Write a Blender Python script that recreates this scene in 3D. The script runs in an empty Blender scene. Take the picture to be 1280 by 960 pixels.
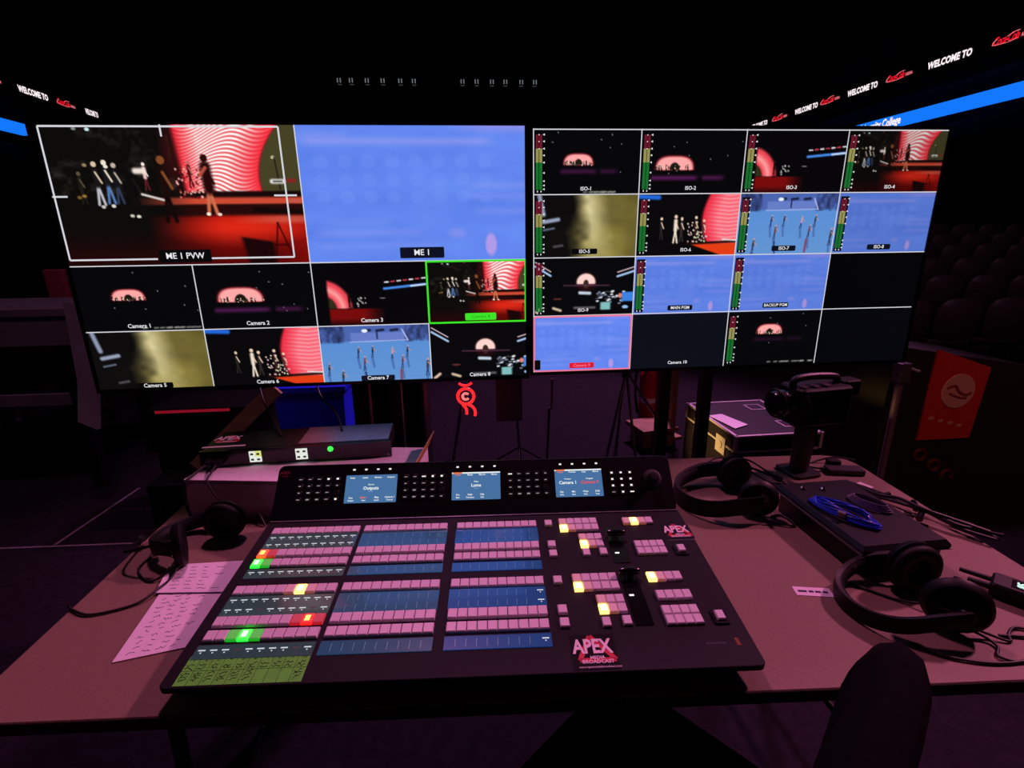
import bpy, math, random
import numpy as np
from mathutils import Vector, Matrix, Euler
random.seed(7); np.random.seed(7)
SC = bpy.context.scene; COL = SC.collection
PI = math.pi
def rad(d): return d*PI/180

# ------------------------------------------------------------------ camera
FPX, PITCH, ROLL, YAW = 625.0, rad(15.846), rad(-0.8145), rad(4.5286)
fw = Vector((math.sin(YAW)*math.cos(PITCH), math.cos(YAW)*math.cos(PITCH), -math.sin(PITCH)))
rt = Vector((math.cos(YAW), -math.sin(YAW), 0)); up = rt.cross(fw)
r2 = rt*math.cos(ROLL)+up*math.sin(ROLL); u2 = up*math.cos(ROLL)-rt*math.sin(ROLL)
cd = bpy.data.cameras.new('camera'); cam = bpy.data.objects.new('camera', cd); COL.objects.link(cam)
cd.sensor_fit = 'HORIZONTAL'; cd.sensor_width = 36; cd.lens = 36*FPX/1280; cd.clip_start = .02; cd.clip_end = 200
cam.matrix_world = Matrix(((r2.x, u2.x, -fw.x, 0), (r2.y, u2.y, -fw.y, 0), (r2.z, u2.z, -fw.z, 1.47), (0, 0, 0, 1)))
SC.camera = cam
# ------------------------------------------------------------------ world, lights, exposure
w = bpy.data.worlds.new('world'); SC.world = w; w.use_nodes = True
bg = w.node_tree.nodes['Background']; bg.inputs[0].default_value = (.9, .32, .72, 1); bg.inputs[1].default_value = .010
def spot(name, loc, tgt, power, col, size=.25, angle=40, blend=.6):
    l = bpy.data.lights.new(name, 'SPOT'); l.energy = power; l.color = col; l.shadow_soft_size = size
    l.spot_size = rad(angle); l.spot_blend = blend
    o = bpy.data.objects.new(name, l); COL.objects.link(o); o.location = loc
    o.rotation_euler = (Vector(tgt)-Vector(loc)).to_track_quat('-Z', 'Y').to_euler(); return o
PINK = (1, .26, .52)
spot('wash_key', (5.6, 2.6, 5.6), (.3, 1.0, .74), 1300, PINK, .22, 34)
spot('wash_top', (-.6, 3.6, 6.8), (-.1, 1.2, .74), 640, (1, .27, .60), .3, 34)
spot('wash_floor', (2.6, 6.8, 6.5), (.7, 3.5, 0), 2300, (.85, .28, .72), .4, 42)
spot('fill_left', (-.6, 1.2, 6.5), (-2.7, 3.4, .8), 330, (.85, .36, .62), .4, 40)  # unseen fill spot, added to bring up the riser
spot('fill_right', (1.4, -1.2, 5.5), (3.0, 2.7, .5), 205, (1, .34, .26), .4, 30)  # unseen reddish fill, added to brighten the counter
spot('warm_work_light', (.45, 2.75, .40), (1.45, 2.70, .24), 60, (1, .60, .16), .05, 36)
spot('fill_seats', (2.5, -2.5, 7.5), (6.2, 6.2, .6), 420, (.9, .4, .6), .4, 44)  # unseen dim fill, added so the seat rows show
vs = SC.view_settings; vs.view_transform = 'Standard'; vs.look = 'None'; vs.exposure = 0; vs.gamma = 1; vs.use_curve_mapping = False

# ------------------------------------------------------------------ helpers
def lin(c):
    c = np.asarray(c, float)/255
    return np.where(c <= .04045, c/12.92, ((c+.055)/1.055)**2.4)
def s(r, g, b): x = lin((r, g, b)); return (float(x[0]), float(x[1]), float(x[2]), 1)
MATS = {}
def mat(name, col, rough=.5, metal=0, emit=None, es=1, noise=0, nscale=40, bump=0, spec=.5, coat=0, trans=0):
    if name in MATS: return MATS[name]
    m = bpy.data.materials.new(name); m.use_nodes = True; n = m.node_tree; b = n.nodes['Principled BSDF']
    c = s(*col) if max(col) > 1 else (*col, 1)
    b.inputs['Base Color'].default_value = c; b.inputs['Roughness'].default_value = rough; b.inputs['Metallic'].default_value = metal
    b.inputs['Specular IOR Level'].default_value = spec; b.inputs['Coat Weight'].default_value = coat
    b.inputs['Transmission Weight'].default_value = trans
    if noise or bump:
        tc = n.nodes.new('ShaderNodeTexCoord'); t = n.nodes.new('ShaderNodeTexNoise'); t.inputs['Scale'].default_value = nscale; t.inputs['Detail'].default_value = 6
        n.links.new(tc.outputs['Object'], t.inputs['Vector'])
        if noise:
            r = n.nodes.new('ShaderNodeValToRGB')
            r.color_ramp.elements[0].position = .3; r.color_ramp.elements[1].position = .7
            r.color_ramp.elements[0].color = tuple(x*(1-noise) for x in c[:3])+(1,); r.color_ramp.elements[1].color = tuple(min(1, x*(1+noise)) for x in c[:3])+(1,)
            n.links.new(t.outputs['Fac'], r.inputs['Fac']); n.links.new(r.outputs['Color'], b.inputs['Base Color'])
        if bump:
            bp = n.nodes.new('ShaderNodeBump'); bp.inputs['Strength'].default_value = bump; bp.inputs['Distance'].default_value = .002
            n.links.new(t.outputs['Fac'], bp.inputs['Height']); n.links.new(bp.outputs['Normal'], b.inputs['Normal'])
    if emit:
        b.inputs['Emission Color'].default_value = s(*emit); b.inputs['Emission Strength'].default_value = es
    MATS[name] = m; return m
def glow(name, col, es=1):
    return mat(name, (8, 8, 8), .3, emit=col, es=es)
def screen_mat(name):
    m = bpy.data.materials.new(name); m.use_nodes = True; n = m.node_tree; b = n.nodes['Principled BSDF']
    a = n.nodes.new('ShaderNodeAttribute'); a.attribute_name = 'picture'
    b.inputs['Base Color'].default_value = (.004, .004, .005, 1); b.inputs['Roughness'].default_value = .35; b.inputs['Specular IOR Level'].default_value = .25
    n.links.new(a.outputs['Color'], b.inputs['Emission Color']); b.inputs['Emission Strength'].default_value = 1
    return m

class B:
    def __init__(q): q.v = []; q.f = []; q.m = []; q.cur = 0
    def add(q, vs, fs):
        o = len(q.v); q.v += [tuple(x) for x in vs]; q.f += [tuple(i+o for i in f) for f in fs]; q.m += [q.cur]*len(fs); return q
    def box(q, x0, x1, y0, y1, z0, z1):
        return q.add([(x0,y0,z0),(x1,y0,z0),(x1,y1,z0),(x0,y1,z0),(x0,y0,z1),(x1,y0,z1),(x1,y1,z1),(x0,y1,z1)],
                     [(0,3,2,1),(4,5,6,7),(0,1,5,4),(1,2,6,5),(2,3,7,6),(3,0,4,7)])
    def layers(q, polys):
        n = len(polys[0]); vs = [p for L in polys for p in L]; fs = [tuple(range(n-1, -1, -1)), tuple(range((len(polys)-1)*n, len(polys)*n))]
        for k in range(len(polys)-1):
            for i in range(n):
                j = (i+1) % n; fs.append((k*n+i, k*n+j, (k+1)*n+j, (k+1)*n+i))
        return q.add(vs, fs)
    def rbox(q, x0, x1, y0, y1, z0, z1, r=.01, c=.002, n=4):
        def ring(i, z):
            rr = max(r-i, 1e-4); P = []
            for cx, cy, a in ((x1-r, y1-r, 0), (x0+r, y1-r, 90), (x0+r, y0+r, 180), (x1-r, y0+r, 270)):
                for k in range(n+1):
                    t = rad(a+90*k/n); P.append((cx+rr*math.cos(t), cy+rr*math.sin(t), z))
            return P
        return q.layers([ring(c, z0), ring(0, z0+c), ring(0, z1-c), ring(c, z1)])
    def prism(q, poly, z0, z1): return q.layers([[(x, y, z0) for x, y in poly], [(x, y, z1) for x, y in poly]])
    def prismx(q, poly, x0, x1): return q.layers([[(x1, y, z) for y, z in poly], [(x0, y, z) for y, z in poly]])
    def quad(q, a, b, c, d): return q.add([a, b, c, d], [(0, 1, 2, 3)])
    def cyl(q, p0, p1, r0, r1=None, n=14):
        r1 = r0 if r1 is None else r1; p0 = Vector(p0); p1 = Vector(p1); d = (p1-p0).normalized()
        a = d.orthogonal().normalized(); b = d.cross(a)
        L = [[p+(a*math.cos(2*PI*i/n)+b*math.sin(2*PI*i/n))*r for i in range(n)] for p, r in ((p0, r0), (p1, r1))]
        return q.layers(L)
    def lathe(q, prof, axis='z', c=(0, 0, 0), n=24):
        L = []
        for r, h in prof:
            ring = []
            for i in range(n):
                t = 2*PI*i/n; a, b = max(r, 1e-4)*math.cos(t), max(r, 1e-4)*math.sin(t)
                P = {'z': (a, b, h), 'y': (b, h, a), 'x': (h, a, b)}[axis]
                ring.append((P[0]+c[0], P[1]+c[1], P[2]+c[2]))
            L.append(ring)
        return q.layers(L)
    def torus(q, c, R, r, axis='y', n=28, k=8, a0=0, a1=360, sx=1):
        pts = []
        full = abs(a1-a0) >= 360
        for i in range(n+(0 if full else 1)):
            t = rad(a0+(a1-a0)*i/n); a, b = R*sx*math.cos(t), R*math.sin(t)
            pts.append({'y': (a, 0, b), 'z': (a, b, 0), 'x': (0, a, b)}[axis])
        return q.tube([(p[0]+c[0], p[1]+c[1], p[2]+c[2]) for p in pts], r, k, closed=full)
    def tube(q, pts, r, k=8, closed=False):
        P = [Vector(p) for p in pts]; n = len(P); vs = []; prev = None
        for i in range(n):
            t = (P[(i+1) % n]-P[i-1]) if closed else (P[min(i+1, n-1)]-P[max(i-1, 0)])
            t.normalize()
            a = t.orthogonal().normalized() if prev is None else (prev-t*prev.dot(t)).normalized()
            prev = a; b = t.cross(a)
            vs += [P[i]+(a*math.cos(2*PI*j/k)+b*math.sin(2*PI*j/k))*r for j in range(k)]
        fs = []
        for i in range(n if closed else n-1):
            i2 = (i+1) % n
            fs += [(i*k+j, i*k+(j+1) % k, i2*k+(j+1) % k, i2*k+j) for j in range(k)]
        if not closed: fs += [tuple(range(k-1, -1, -1)), tuple(range((n-1)*k, n*k))]
        return q.add(vs, fs)
    def sweep(q, pts, prof):   # profile (side, up) swept along a path, z stays up
        P = [Vector(p) for p in pts]; n = len(P); k = len(prof); L = []
        for i in range(n):
            t = P[min(i+1, n-1)]-P[max(i-1, 0)]; nn = Vector((0, 0, 1)).cross(t); nn.normalize()
            L.append([P[i]+nn*a+Vector((0, 0, b)) for a, b in prof])
        return q.layers(L)
    def xf(q, M, start=0):
        for i in range(start, len(q.v)): q.v[i] = tuple(M @ Vector(q.v[i]))
        return q
    def mesh(q, name, mats, smooth=0):
        me = bpy.data.meshes.new(name); me.from_pydata(q.v, [], q.f)
        for m in (mats if isinstance(mats, (list, tuple)) else [mats]): me.materials.append(m)
        if any(q.m): me.polygons.foreach_set('material_index', q.m)
        if smooth:
            me.shade_smooth(); me.set_sharp_from_angle(angle=rad(smooth))
        me.update(); return me
    def build(q, name, mats, parent=None, loc=(0, 0, 0), rot=(0, 0, 0), smooth=35):
        return put(name, q.mesh(name, mats, smooth), parent, loc, rot)
def put(name, me, parent=None, loc=(0, 0, 0), rot=(0, 0, 0)):
    o = bpy.data.objects.new(name, me); COL.objects.link(o); o.parent = parent; o.location = loc; o.rotation_euler = rot; return o
def empty(name, label, cat, loc=(0, 0, 0), rz=0, group=None):
    o = bpy.data.objects.new(name, None); COL.objects.link(o); o.location = loc; o.rotation_euler = (0, 0, rz); o.empty_display_size = .05
    return tag(o, label, cat, group)
def tag(o, label=None, cat=None, group=None, kind=None):
    if label: o['label'] = label
    if cat: o['category'] = cat
    if group: o['group'] = group
    if kind: o['kind'] = kind
    return o
def copy_tree(o, parent=None):
    c = o.copy(); COL.objects.link(c); c.parent = parent
    for ch in list(o.children): copy_tree(ch, c)
    return c
def smoothpath(pts, n=8):
    P = [Vector(p) for p in pts]; out = []
    for i in range(len(P)-1):
        a, b, c, d = P[max(i-1, 0)], P[i], P[i+1], P[min(i+2, len(P)-1)]
        for k in range(n):
            t = k/n
            out.append(.5*((2*b)+(c-a)*t+(2*a-5*b+4*c-d)*t*t+(3*b-a-3*c+d)*t**3))
    return out+[P[-1]]
TXT = {}
def text_mesh(body, size, m, align='CENTER', bold=0, shear=0, ext=0, space=1):
    key = (body, size, m.name, align, bold, shear, ext, space)
    if key in TXT: return TXT[key]
    cu = bpy.data.curves.new('lettering', 'FONT'); cu.body = body; cu.size = size; cu.align_x = align; cu.align_y = 'CENTER'
    cu.offset = bold; cu.shear = shear; cu.extrude = ext; cu.resolution_u = 2; cu.space_character = space
    o = bpy.data.objects.new('lettering', cu); COL.objects.link(o); bpy.context.view_layer.update()
    me = bpy.data.meshes.new_from_object(o.evaluated_get(bpy.context.evaluated_depsgraph_get()))
    bpy.data.objects.remove(o); bpy.data.curves.remove(cu)
    me.materials.clear(); me.materials.append(m); me.name = 'lettering'; TXT[key] = me; return me
def text(name, body, size, m, parent, loc, rot=(0, 0, 0), **k):
    return put(name, text_mesh(body, size, m, **k), parent, loc, rot)

# materials
black = mat('black_plastic', (9, 8, 10), .5, spec=.25, noise=.25, nscale=60)
blackm = mat('black_metal', (10, 9, 11), .42, noise=.2, nscale=50)
gloss = mat('gloss_black', (9, 9, 11), .18, spec=.6)
rubber = mat('cable_rubber', (8, 7, 8), .5, noise=.2)
deckm = mat('console_deck', (17, 14, 22), .6, spec=.18, noise=.12, nscale=120, bump=.05)
panelm = mat('console_panel_black', (10, 10, 13), .32)
tablem = mat('table_laminate', (.215, .145, .105), .55, spec=.3, noise=.10, nscale=220, bump=.08)
edgem = mat('table_edge', (60, 45, 45), .6, noise=.2)
whitebtn = mat('button_white', (222, 214, 222), .35, noise=.04, nscale=300)
stripm = [mat('label_strip_glass_%d' % k, (12, 14, 20), .16, spec=.9, coat=.5, emit=c, es=1) for k, c in enumerate(((44, 54, 62), (32, 58, 90), (24, 54, 112)))]  # backlight tint per block, with the monitors' blue reflection put in
white = glow('screen_white', (235, 235, 240), 1)
paper = mat('note_paper', (236, 230, 238), .8, noise=.04, nscale=30)
ink = mat('pen_ink', (30, 26, 60), .8, noise=.2)
printw = mat('print_white', (236, 226, 232), .5, noise=.06, nscale=200)
printr = mat('print_red', (200, 14, 44), .5, noise=.12, nscale=90)
grey = mat('grey_metal', (120, 116, 124), .35, .7, noise=.15)
carpet = mat('arena_floor', (28, 22, 31), .9, spec=.08, noise=.3, nscale=30, bump=.3)
darkwall = mat('arena_dark', (12, 10, 12), .9, noise=.3, nscale=3)
fabric = mat('dark_fabric', (11, 8, 14), .95, spec=.06, noise=.3, nscale=90, bump=.2)

# ------------------------------------------------------------------ the setting
def struct(o): o['kind'] = 'structure'; return o
struct(B().box(-17, 17, -4, 32, -.1, 0).build('floor', carpet, smooth=0))
struct(B().box(-17, 17, 31.8, 32, 0, 14).build('wall_back', darkwall, smooth=0))
struct(B().box(-17, -16.8, -4, 31.8, 0, 14).build('wall_left', darkwall, smooth=0))
struct(B().box(16.8, 17, -4, 31.8, 0, 14).build('wall_right', darkwall, smooth=0))
struct(B().box(-17, 17, -4, 32, 14, 14.1).build('ceiling', darkwall, smooth=0))
# seating bowl tiers that carry the ribbon boards
for sx, nm in ((-1, 'wall_tier_left'), (1, 'wall_tier_right')):
    b = B(); b.prismx([(-3, 4.4), (31, 4.4), (31, 4.9), (-3, 4.9)], 15.3, 16.8); b.prismx([(-3, 6.1), (31, 6.1), (31, 6.25), (-3, 6.25)], 15.3, 16.8)
    if sx < 0: b.xf(Matrix.Scale(-1, 4, (1, 0, 0)))
    struct(b.build(nm, darkwall, smooth=0))
tape = mat('floor_tape', (120, 104, 122), .6, noise=.3, nscale=50)
for loc, L, rz, lab in (((-2.55, 2.44), 1.75, rad(-2), 'pale tape line on the dark floor running towards the left headset'),
                        ((-2.16, 2.75), .62, rad(86), 'short pale tape line crossing the floor left of the white box'),
                        ((-3.0, 3.93), 1.9, rad(-3.5), 'faint tape line on the floor further back by the grey riser')):
    tag(B().box(-L/2, L/2, -.006, .006, .0005, .003).build('floor_tape', tape, None, (*loc, 0), (0, 0, rz), 0), lab, 'tape')

# ------------------------------------------------------------------ table
t = empty('folding_table', 'long pale laminate table carrying the switcher panel', 'table', (.19, 1.1, 0))
FL, FR, BR, BL = (-.862, .692), (1.222, .594), (1.275, 1.515), (-.865, 1.63)
def corner(p, a, b, r, n=6):
    p, a, b = Vector(p), Vector(a), Vector(b); u = p+(a-p).normalized()*r; v = p+(b-p).normalized()*r
    return [tuple((1-k/n)**2*u+2*(k/n)*(1-k/n)*p+(k/n)**2*v) for k in range(n+1)]
outl = corner(FL, BL, FR, .025)+corner(FR, FL, BR, .03)+corner(BR, FR, BL, .10)+corner(BL, BR, FL, .06)
outl = [(x-.19, y-1.1) for x, y in outl]
cx = sum(p[0] for p in outl)/len(outl); cy = sum(p[1] for p in outl)/len(outl)
def inset(d): return [(x+(cx-x)*d, y+(cy-y)*d) for x, y in outl]
B().layers([[(x, y, .712) for x, y in inset(.002)], [(x, y, .738) for x, y in inset(0)], [(x, y, .74) for x, y in inset(.003)]]).build('tabletop', tablem, t, smooth=20)
B().layers([[(x, y, .714) for x, y in inset(-.0015)], [(x, y, .737) for x, y in inset(-.0015)]]).build('edge_band', edgem, t, smooth=40)
for x in (-.8, .78):
    for y in (-.3, .32): B().cyl((x, y, 0), (x*.98, y, .712), .014).build('leg', blackm, t)
    B().cyl((x, -.3, .2), (x, .32, .2), .01).build('stretcher', blackm, t)

# ------------------------------------------------------------------ pictures on the monitors
class Cv:
    def __init__(q, W, H): q.a = np.zeros((H, W, 3)); q.W, q.H = W, H; q.u = np.linspace(0, 1, W); q.vv = np.linspace(0, 1, H)
    def tile(q, u0, u1, v0, v1, fn, *a):
        i = np.where((q.u >= u0) & (q.u <= u1))[0]; j = np.where((q.vv >= v0) & (q.vv <= v1))[0]
        X, Y = np.meshgrid((q.u[i]-u0)/(u1-u0), (q.vv[j]-v0)/(v1-v0))
        q.a[j[0]:j[-1]+1, i[0]:i[-1]+1] = np.clip(fn(X, Y, *a), 0, 255)
def fill(X, c): im = np.zeros(X.shape+(3,)); im[:] = c; return im
def mixc(im, m, c): m = np.clip(m, 0, 1)[..., None]; return im*(1-m)+np.array(c, float)*m
def ell(X, Y, cx, cy, rx, ry, soft=.4): return np.clip((1-((X-cx)/rx)**2-((Y-cy)/ry)**2)/soft, 0, 1)
def seg(X, Y, x0, y0, x1, y1, w, asp=1.78):
    dx, dy = (x1-x0)*asp, y1-y0; L = dx*dx+dy*dy+1e-9
    t = np.clip(((X-x0)*asp*dx+(Y-y0)*dy)/L, 0, 1); d = np.hypot((X-x0)*asp-t*dx, Y-y0-t*dy)
    return np.clip(1.5-d/w, 0, 1)
def step(a, x, wd=.02): return np.clip((x-a)/wd+.5, 0, 1)
def vnoise(X, Y, fx, fy, seed):
    r = np.random.RandomState(seed); out = np.zeros_like(X)
    for k in range(1, 5):
        g = r.rand(int(fy*k)+3, int(fx*k)+3); x = X*fx*k; y = Y*fy*k; i = x.astype(int); j = y.astype(int); a = x-i; b = y-j
        a = a*a*(3-2*a); b = b*b*(3-2*b)
        out += ((g[j, i]*(1-a)+g[j, i+1]*a)*(1-b)+(g[j+1, i]*(1-a)+g[j+1, i+1]*a)*b)/k
    return out/2.083
def person(im, X, Y, x, y, h, body, skin, legs=None, lean=0):
    im = mixc(im, seg(X, Y, x-.03*h, y, x+lean*.2, y-h*.45, h*.030), legs or body); im = mixc(im, seg(X, Y, x+.05*h, y, x+lean*.2, y-h*.45, h*.030), legs or body)
    im = mixc(im, seg(X, Y, x+lean*.2, y-h*.45, x+lean*.4, y-h*.78, h*.065), body)
    im = mixc(im, seg(X, Y, x+lean*.4, y-h*.74, x+lean+.06*h, y-h*.5, h*.022), skin)
    return mixc(im, ell(X, Y, x+lean*.45, y-h*.92, h*.038, h*.07), skin)
def stage(X, Y, dim=1., big=1):
    im = fill(X, (13, 11, 10)); n = vnoise(X, Y, 22, 14, 3)
    im += (np.clip(n-.55, 0, 1)*90*(Y < .5)*(X < .5))[..., None]*np.array([1, .9, .75])
    yy = np.clip(Y/.47, 0, 1.2)
    xr = .945-.22*yy**.9+.115*yy**2.2
    xl = .515+.02*yy
    wall = step(0, X-xl, .02)*step(0, xr-X, .012)*step(0, .475-Y, .015)
    ph = (Y*.62+.20*(X-.55)+.30*np.abs(X-.70)**1.5+.035*np.sin(X*19+Y*5))*(66 if big else 30)
    st = np.clip(.5+.75*np.sin(2*PI*ph), 0, 1)
    k = np.clip((xr-X)/.13, 0, 1)*np.clip((X-xl)/.09, 0, 1)
    base = np.stack([236+18*st, 40+170*st*k+50*k, 56+150*st*k+45*k], -1)
    olive = step(0, X-(xr+.0), .012)*step(0, .475-Y, .015)*step(.015, Y)
    im = mixc(im, olive, (70, 66, 38)); im = im*(1-wall[..., None])+base*wall[..., None]
    im = mixc(im, ell(X, Y, .50, .22, .05, .3, 1)*.35, (110, 20, 20))
    im = mixc(im, step(.475, Y, .02)*step(0, X-.60, .04), (24, 8, 8))
    im = mixc(im, step(.515, Y, .02)*step(0, .565-Y, .015)*step(0, X-.44, .25), (205, 74, 52))
    im = mixc(im, step(.565, Y, .02)*step(0, .64-Y, .02)*step(0, X-.5, .1), (38, 10, 9))
    im = mixc(im, (step(.56, X)*seg(X, Y, .80, .6, 1, .63, .02))*.8, (14, 6, 6))
    fl = step(.645, Y, .03)*np.clip((X-.36)/.30, 0, 1)**.9
    im = mixc(im, fl, (150, 14, 10)); im = mixc(im, fl*ell(X, Y, .72, .74, .34, .14, 1), (222, 40, 22)); im = mixc(im, step(.84, Y, .2)*.6*step(0, .98-X, .2), (48, 5, 6)); im = mixc(im, fl*step(.64, Y, .02)*step(0, .70-Y, .03)*step(0, X-.8, .2)*.6, (215, 110, 90))
    im = mixc(im, step(0, X-(.73+.1*(Y-.82)), .02)*step(0, .86-X, .02)*step(.80, Y-.3*(X-.73), .02), (26, 6, 7))
    for a, b in (((.885, .70), (.86, .97)), ((.885, .70), (.93, .93)), ((.865, .86), (.92, .86))): im = mixc(im, seg(X, Y, *a, *b, .007)*.7, (40, 4, 5))
    r = np.random.RandomState(5)
    for q in range(90):
        x, y = .505+.10*r.rand(), .30+.22*r.rand(); im = mixc(im, ell(X, Y, x, y, .005, .010, .8)*.9, ((230, 120, 110), (120, 16, 22), (250, 190, 180), (60, 8, 12))[q % 4])
    for x, y, h, b, sk, lg in ((.195, .56, .30, (24, 22, 22), (215, 195, 165), (190, 190, 200)), (.235, .55, .30, (26, 26, 30), (240, 225, 205), (86, 122, 180)), (.27, .55, .28, (20, 20, 24), (190, 176, 160), (50, 60, 86)), (.13, .55, .22, (30, 27, 22), (90, 80, 60), None),
                               (.335, .64, .34, (11, 10, 10), (26, 22, 20), (14, 12, 12)), (.455, .68, .46, (26, 11, 9), (132, 74, 40), (18, 8, 8)), (.385, .46, .19, (236, 200, 200), (250, 232, 225), (90, 30, 30)), (.56, .44, .18, (70, 14, 16), (180, 110, 100), None),
                               (.625, .63, .42, (44, 8, 10), (40, 12, 10), (205, 110, 78))):
        im = person(im, X, Y, x, y, h, b, sk, lg)
    im = mixc(im, seg(X, Y, .625, .30, .63, .46, .035), (36, 7, 9)); im = mixc(im, seg(X, Y, .60, .36, .625, .31, .012), (180, 80, 60))
    im = mixc(im, seg(X, Y, .36, .49, .44, .53, .008), (215, 205, 200)); im = mixc(im, seg(X, Y, .35, .33, .38, .33, .02), (240, 225, 215))
    for x, y, c in ((.20, .055, (200, 235, 240)), (.15, .05, (130, 135, 130)), (.345, .035, (90, 40, 36)), (.16, .29, (150, 130, 90)), (.115, .51, (120, 88, 36)), (.135, .50, (150, 110, 50)), (.24, .30, (245, 235, 220)), (.33, .645, (225, 220, 205)), (.305, .64, (200, 196, 180)), (.61, .632, (255, 240, 225)), (.655, .635, (245, 215, 205)), (.24, .57, (220, 216, 205)), (.20, .575, (200, 196, 190)), (.90, .24, (190, 190, 150))):
        im = mixc(im, ell(X, Y, x, y, .010, .013, .5), c)
    im = mixc(im, seg(X, Y, .905, .24, .915, .46, .006)*.8, (28, 24, 18))
    im = mixc(im, seg(X, Y, .885, .405, .93, .405, .016), (225, 225, 220)); im = mixc(im, seg(X, Y, .890, .405, .925, .405, .005), (40, 40, 36)); im = mixc(im, seg(X, Y, .95, .40, .975, .40, .014)*.8, (150, 30, 34)); im = mixc(im, seg(X, Y, .95, .54, .985, .545, .012)*.8, (190, 90, 80))
    return im*dim
def blur(X, Y, g=1.):
    im = fill(X, (98, 134, 238)); n = vnoise(X, Y, 5, 9, 11)
    im += ((n-.5)*26)[..., None]*np.array([.7, .8, .5])
    for y, x0, x1, k in ((.13, .03, .80, .55), (.09, .0, .2, .25), (.44, .72, 1, .3), (.52, .7, 1, .25), (.63, .74, 1, .3), (.78, .05, .5, .3), (.88, .05, .55, .22), (.70, .1, .35, .15)):
        im = mixc(im, k*np.clip(1-np.abs(Y-y)/.045, 0, 1)*step(x0, X, .06)*step(0, x1-X, .06), (158, 158, 240))
    for y in (.27, .40, .52):
        for x in np.linspace(.09, .78, 8): im = mixc(im, .28*ell(X, Y, x, y, .035, .055, .5), (120, 152, 250))
    im = mixc(im, .8*ell(X, Y, .80, .88, .03, .10, .6), (196, 160, 232)); im = mixc(im, .4*ell(X, Y, .65, .79, .05, .05, 1), (170, 158, 238))
    im = mixc(im, .5*step(0, .06-Y, .05)*step(.7, X, .2), (170, 150, 235)); im = mixc(im, .35*ell(X, Y, .55, .6, .1, .2, 1), (112, 140, 240))
    return im*np.array([1, 1, 1])*g
def arch(X, Y, cx, cy, rx, ry, band=0, spill=0):
    im = fill(X, (7, 7, 10)); 
    sup = np.clip((1-np.abs((X-cx)/rx)**3.2-np.abs((Y-cy)/ry)**2.6)/.55, 0, 1)*step(0, cy-Y, .02)
    im = mixc(im, sup, (214, 32, 50)); im = mixc(im, np.clip(sup*1.9-.65, 0, 1), (255, 170, 168))
    im = mixc(im, ell(X, Y, cx, cy, rx*.27, ry*.52, .2)*step(0, cy-Y, .03), (30, 28, 18))
    r = np.random.RandomState(int(cx*1000))
    for k in range(16):
        x = cx+rx*(r.rand()*1.8-.9); im = mixc(im, seg(X, Y, x, cy, x, cy-ry*(.15+.2*r.rand()), .008), (20, 8, 10)); im = mixc(im, ell(X, Y, x+.005, cy-ry*.3*r.rand(), .005, .01, .6), (255, 230, 200))
    if band:
        for x0, x1, k in ((cx-rx*1.1, cx+rx*1.1, 1), (cx+rx*1.35, cx+rx*2.4, .8)):
            im = mixc(im, band*k*step(x0, X, .03)*step(0, x1-X, .06)*np.clip(1-np.abs(Y-(cy+ry*.5))/.06, 0, 1), (96, 30, 92))
    for k in range(9):
        im = mixc(im, ell(X, Y, r.rand(), r.rand()*.7+.05, .006, .01, .6)*.8, (150, 160, 170))
    if spill:
        for k in range(14):
            x = .45+.5*r.rand(); im = mixc(im, seg(X, Y, x, .955, x+.03, .95, .012)*.7, (150, 150, 140))
    return im
def cam3(X, Y):
    im = fill(X, (7, 6, 9)); d = np.hypot((X-.06)*1.78, Y-.74)
    ring = step(.22, d, .04)*step(0, .47-d, .05)*step(.12, X)*step(0, .72-Y, .02)
    im = mixc(im, ring, (238, 70, 84)); im = mixc(im, ring*np.clip(1-np.abs(d-.33)/.09, 0, 1), (255, 158, 158))
    im = mixc(im, step(0, .22-d, .05)*step(.12, X)*step(0, .72-Y), (50, 46, 24)); im = mixc(im, step(.73, Y, .02)*step(0, .52-X, .2)*step(.12, X)*step(0, .95-Y, .15), (120, 12, 12))
    im = mixc(im, seg(X, Y, .62, .42, .99, .36, .018), (70, 140, 235)); im = mixc(im, seg(X, Y, .86, .385, .99, .362, .012), (210, 225, 245))
    for k in range(7): im = mixc(im, seg(X, Y, .63+.055*k, .32-.009*k, .66+.055*k, .315-.009*k, .010), ((235, 230, 235), (200, 60, 80))[k % 2])
    im = person(im, X, Y, .30, .74, .26, (18, 8, 8), (40, 20, 18))
    r = np.random.RandomState(2)
    for k in range(14): im = mixc(im, ell(X, Y, .36+.1*r.rand(), .55+.18*r.rand(), .007, .014, .6), (170, 170, 165))
    im = mixc(im, ell(X, Y, .6, .57, .03, .01, .6), (120, 115, 110)); return im
def smoke(X, Y):
    n = vnoise(X, Y, 4, 3, 21); im = fill(X, (14, 12, 12)); m = np.clip((X+.25*(n-.5)-.36)/.22, 0, 1)
    im = mixc(im, m, (124, 112, 56)); im = mixc(im, m*np.clip(1-np.abs(X-.56-.1*(Y-.5))/.2, 0, 1)*np.clip(1.3-Y, 0, 1)*.9, (214, 204, 156))
    im *= (.72+.56*n)[..., None]; im = mixc(im, step(.86, X, .2)*.35, (60, 54, 20))
    im = mixc(im, seg(X, Y, .06, 0, .1, .3, .035), (140, 150, 175)); im = mixc(im, seg(X, Y, .1, .42, .24, .38, .03), (150, 160, 185)); im = mixc(im, seg(X, Y, .1, .55, .2, .52, .015), (90, 100, 120)); im = mixc(im, seg(X, Y, .2, .82, .28, .8, .02), (70, 70, 76)); return im
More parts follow.
